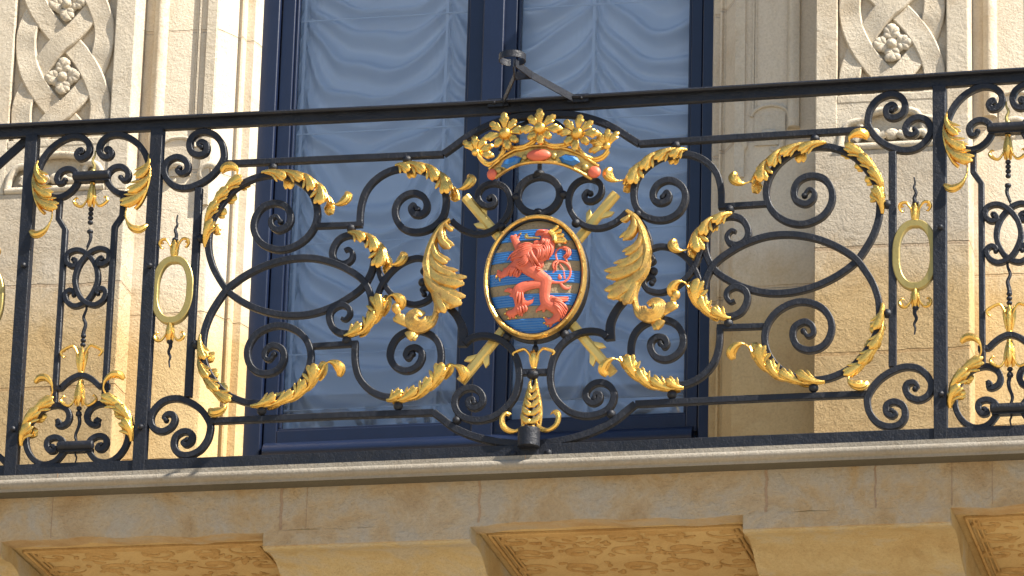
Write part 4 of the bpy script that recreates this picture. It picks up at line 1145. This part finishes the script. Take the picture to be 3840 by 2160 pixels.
m.extr([pf[0]]+cr(pf[1:6], 4)+[pf[6]], lambda p, t: (xs0+.01+(xs1-xs0-.02)*t, p[0], p[1])); m.build('weather_bar', NAVY, WIN, smooth=50)
m = MB()
m.box(xs0, xs1, YS-.004, YS+.05, zg-.14, zg-.0925); m.build('bottom_rail', NAVY, WIN, bevel=.003)

# dark room behind
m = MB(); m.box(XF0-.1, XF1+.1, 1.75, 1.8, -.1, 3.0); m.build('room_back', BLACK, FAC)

# ---------------- curtains
YK = YF+.115
tapes = [X('D', 768, 300, YK), X('D', 1126, 300, YK), X('D', 1497, 300, YK)]
dt = (tapes[2]-tapes[0])/2
tp = [tapes[0]-dt, tapes[0], tapes[1], tapes[2], tapes[2]+dt, tapes[2]+2*dt]


def fold(x, z):
    k = 0
    while k < 4 and x > tp[k+1]: k += 1
    u = min(1, max(0, (x-tp[k])/(tp[k+1]-tp[k]))); h = 1-abs(2*u-1)**2.0
    sag = .17
    sag += .035*sin(4.3*z+2.4*k)+.02*sin(11*z+k)
    s_ = z+sag*(h**.62)+.016*sin(9*x+7*z)+.016*sin(17*z+5*k)+.007*sin(31*x-12*z)
    edge = min(u, 1-u)
    a_ = (.0062+.0085*h)
    f1 = sin(s_*2*pi/.094+.8*sin(s_*9+k)+1.7*k); f2 = sin(s_*2*pi/.040+2.1*k+1.3*sin(s_*13))
    f1 = (abs(.5+.5*f1)**1.6)*2-1
    pin = sin(x*2*pi/.016+3*sin(z*5))*.0022*exp(-edge*14)
    return -2.1*a_*f1-.0055*f2*h-pin*1.5-.012*h


def curtain(x0, x1, lab):
    m = MB(); nx = int((x1-x0)/.0042); nz = int((2.75-.2)/.0065); vs = []; fs = []
    for j in range(nz+1):
        z = .2+(2.75-.2)*j/nz
        for i in range(nx+1):
            x = x0+(x1-x0)*i/nx; vs.append((x, YK+fold(x, z), z))
    for j in range(nz):
        for i in range(nx): q = j*(nx+1)+i; fs.append((q, q+1, q+nx+2, q+nx+1))
    m.add(vs, fs); o = m.build('curtain', CURT, None, smooth=180); tag(o, lab, 'curtain', 'curtains behind the window panes')
    for t in tapes:
        if x0 < t < x1:
            k = MB(); k.box(t-.0045, t+.0045, YK-.048, YK-.0455, .2, 2.75); tp_ = k.build('tape', CURT, o)
    for zz in zh:
        k = MB(); k.tube([(x0, YK-.052, zz), (x1, YK-.052, zz)], .0028, 6); k.build('cord', CURT, o)
    return o


zh = [at('D', 1000, y, YK)[1] for y in (57, 341, 618, 896, 1036)]
curtain(gl0-.03, xm-.002, 'sheer white swagged curtain behind the left window pane')
curtain(xm+.002, gr1+.03, 'sheer white swagged curtain behind the right window pane')

# ================================================================ ground, light, camera
GZ = -5.6
m = MB(); m.add([(-60, -60, GZ), (60, -60, GZ), (60, 60, GZ), (-60, 60, GZ)], [(0, 1, 2, 3)]); tag(m.build('ground', PAVE), kind='structure')
# lower part of the facade down to the street
m = MB(); m.box(-8, 8, 1.1, 1.6, GZ-.1, ZB-.02); m.build('lower_wall', STONE_W, FAC)

sun_to = Vector((.66, -.185, .73)).normalized()
L = bpy.data.lights.new('sun', 'SUN'); L.energy = 5.0; L.angle = radians(.5); L.color = (1, .93, .82)
so = bpy.data.objects.new('sun', L); COL.objects.link(so); so.rotation_euler = sun_to.to_track_quat('Z', 'Y').to_euler()
W = bpy.data.worlds.new('World'); SC.world = W; W.use_nodes = True; nt = W.node_tree
bg = nt.nodes['Background']; sk = nt.nodes.new('ShaderNodeTexSky'); sk.sky_type = 'NISHITA'; sk.sun_disc = False
sk.sun_elevation = math.asin(sun_to.z); sk.sun_rotation = atan2(sun_to.x, sun_to.y)
sk.altitude = 300; sk.air_density = 1.0; sk.dust_density = .6; sk.ozone_density = 1.5
nt.links.new(sk.outputs[0], bg.inputs[0]); bg.inputs[1].default_value = .075

cd = bpy.data.cameras.new('camera'); co = bpy.data.objects.new('camera', cd); COL.objects.link(co)
from mathutils import Matrix
M = Matrix((Rv, Uv, -Fv)).transposed().to_4x4(); M.translation = CAM; co.matrix_world = M
cd.sensor_width = 36; cd.sensor_fit = 'HORIZONTAL'; cd.lens = 36*FL/3840; cd.clip_start = .1; cd.clip_end = 300
SC.camera = co
vs_ = SC.view_settings; vs_.view_transform = 'Standard'; vs_.look = 'None'; vs_.exposure = 1.34; vs_.gamma = 1
SC.cycles.max_bounces = 8; SC.cycles.diffuse_bounces = 4; SC.cycles.transparent_max_bounces = 8
SC.cycles.use_denoising = True
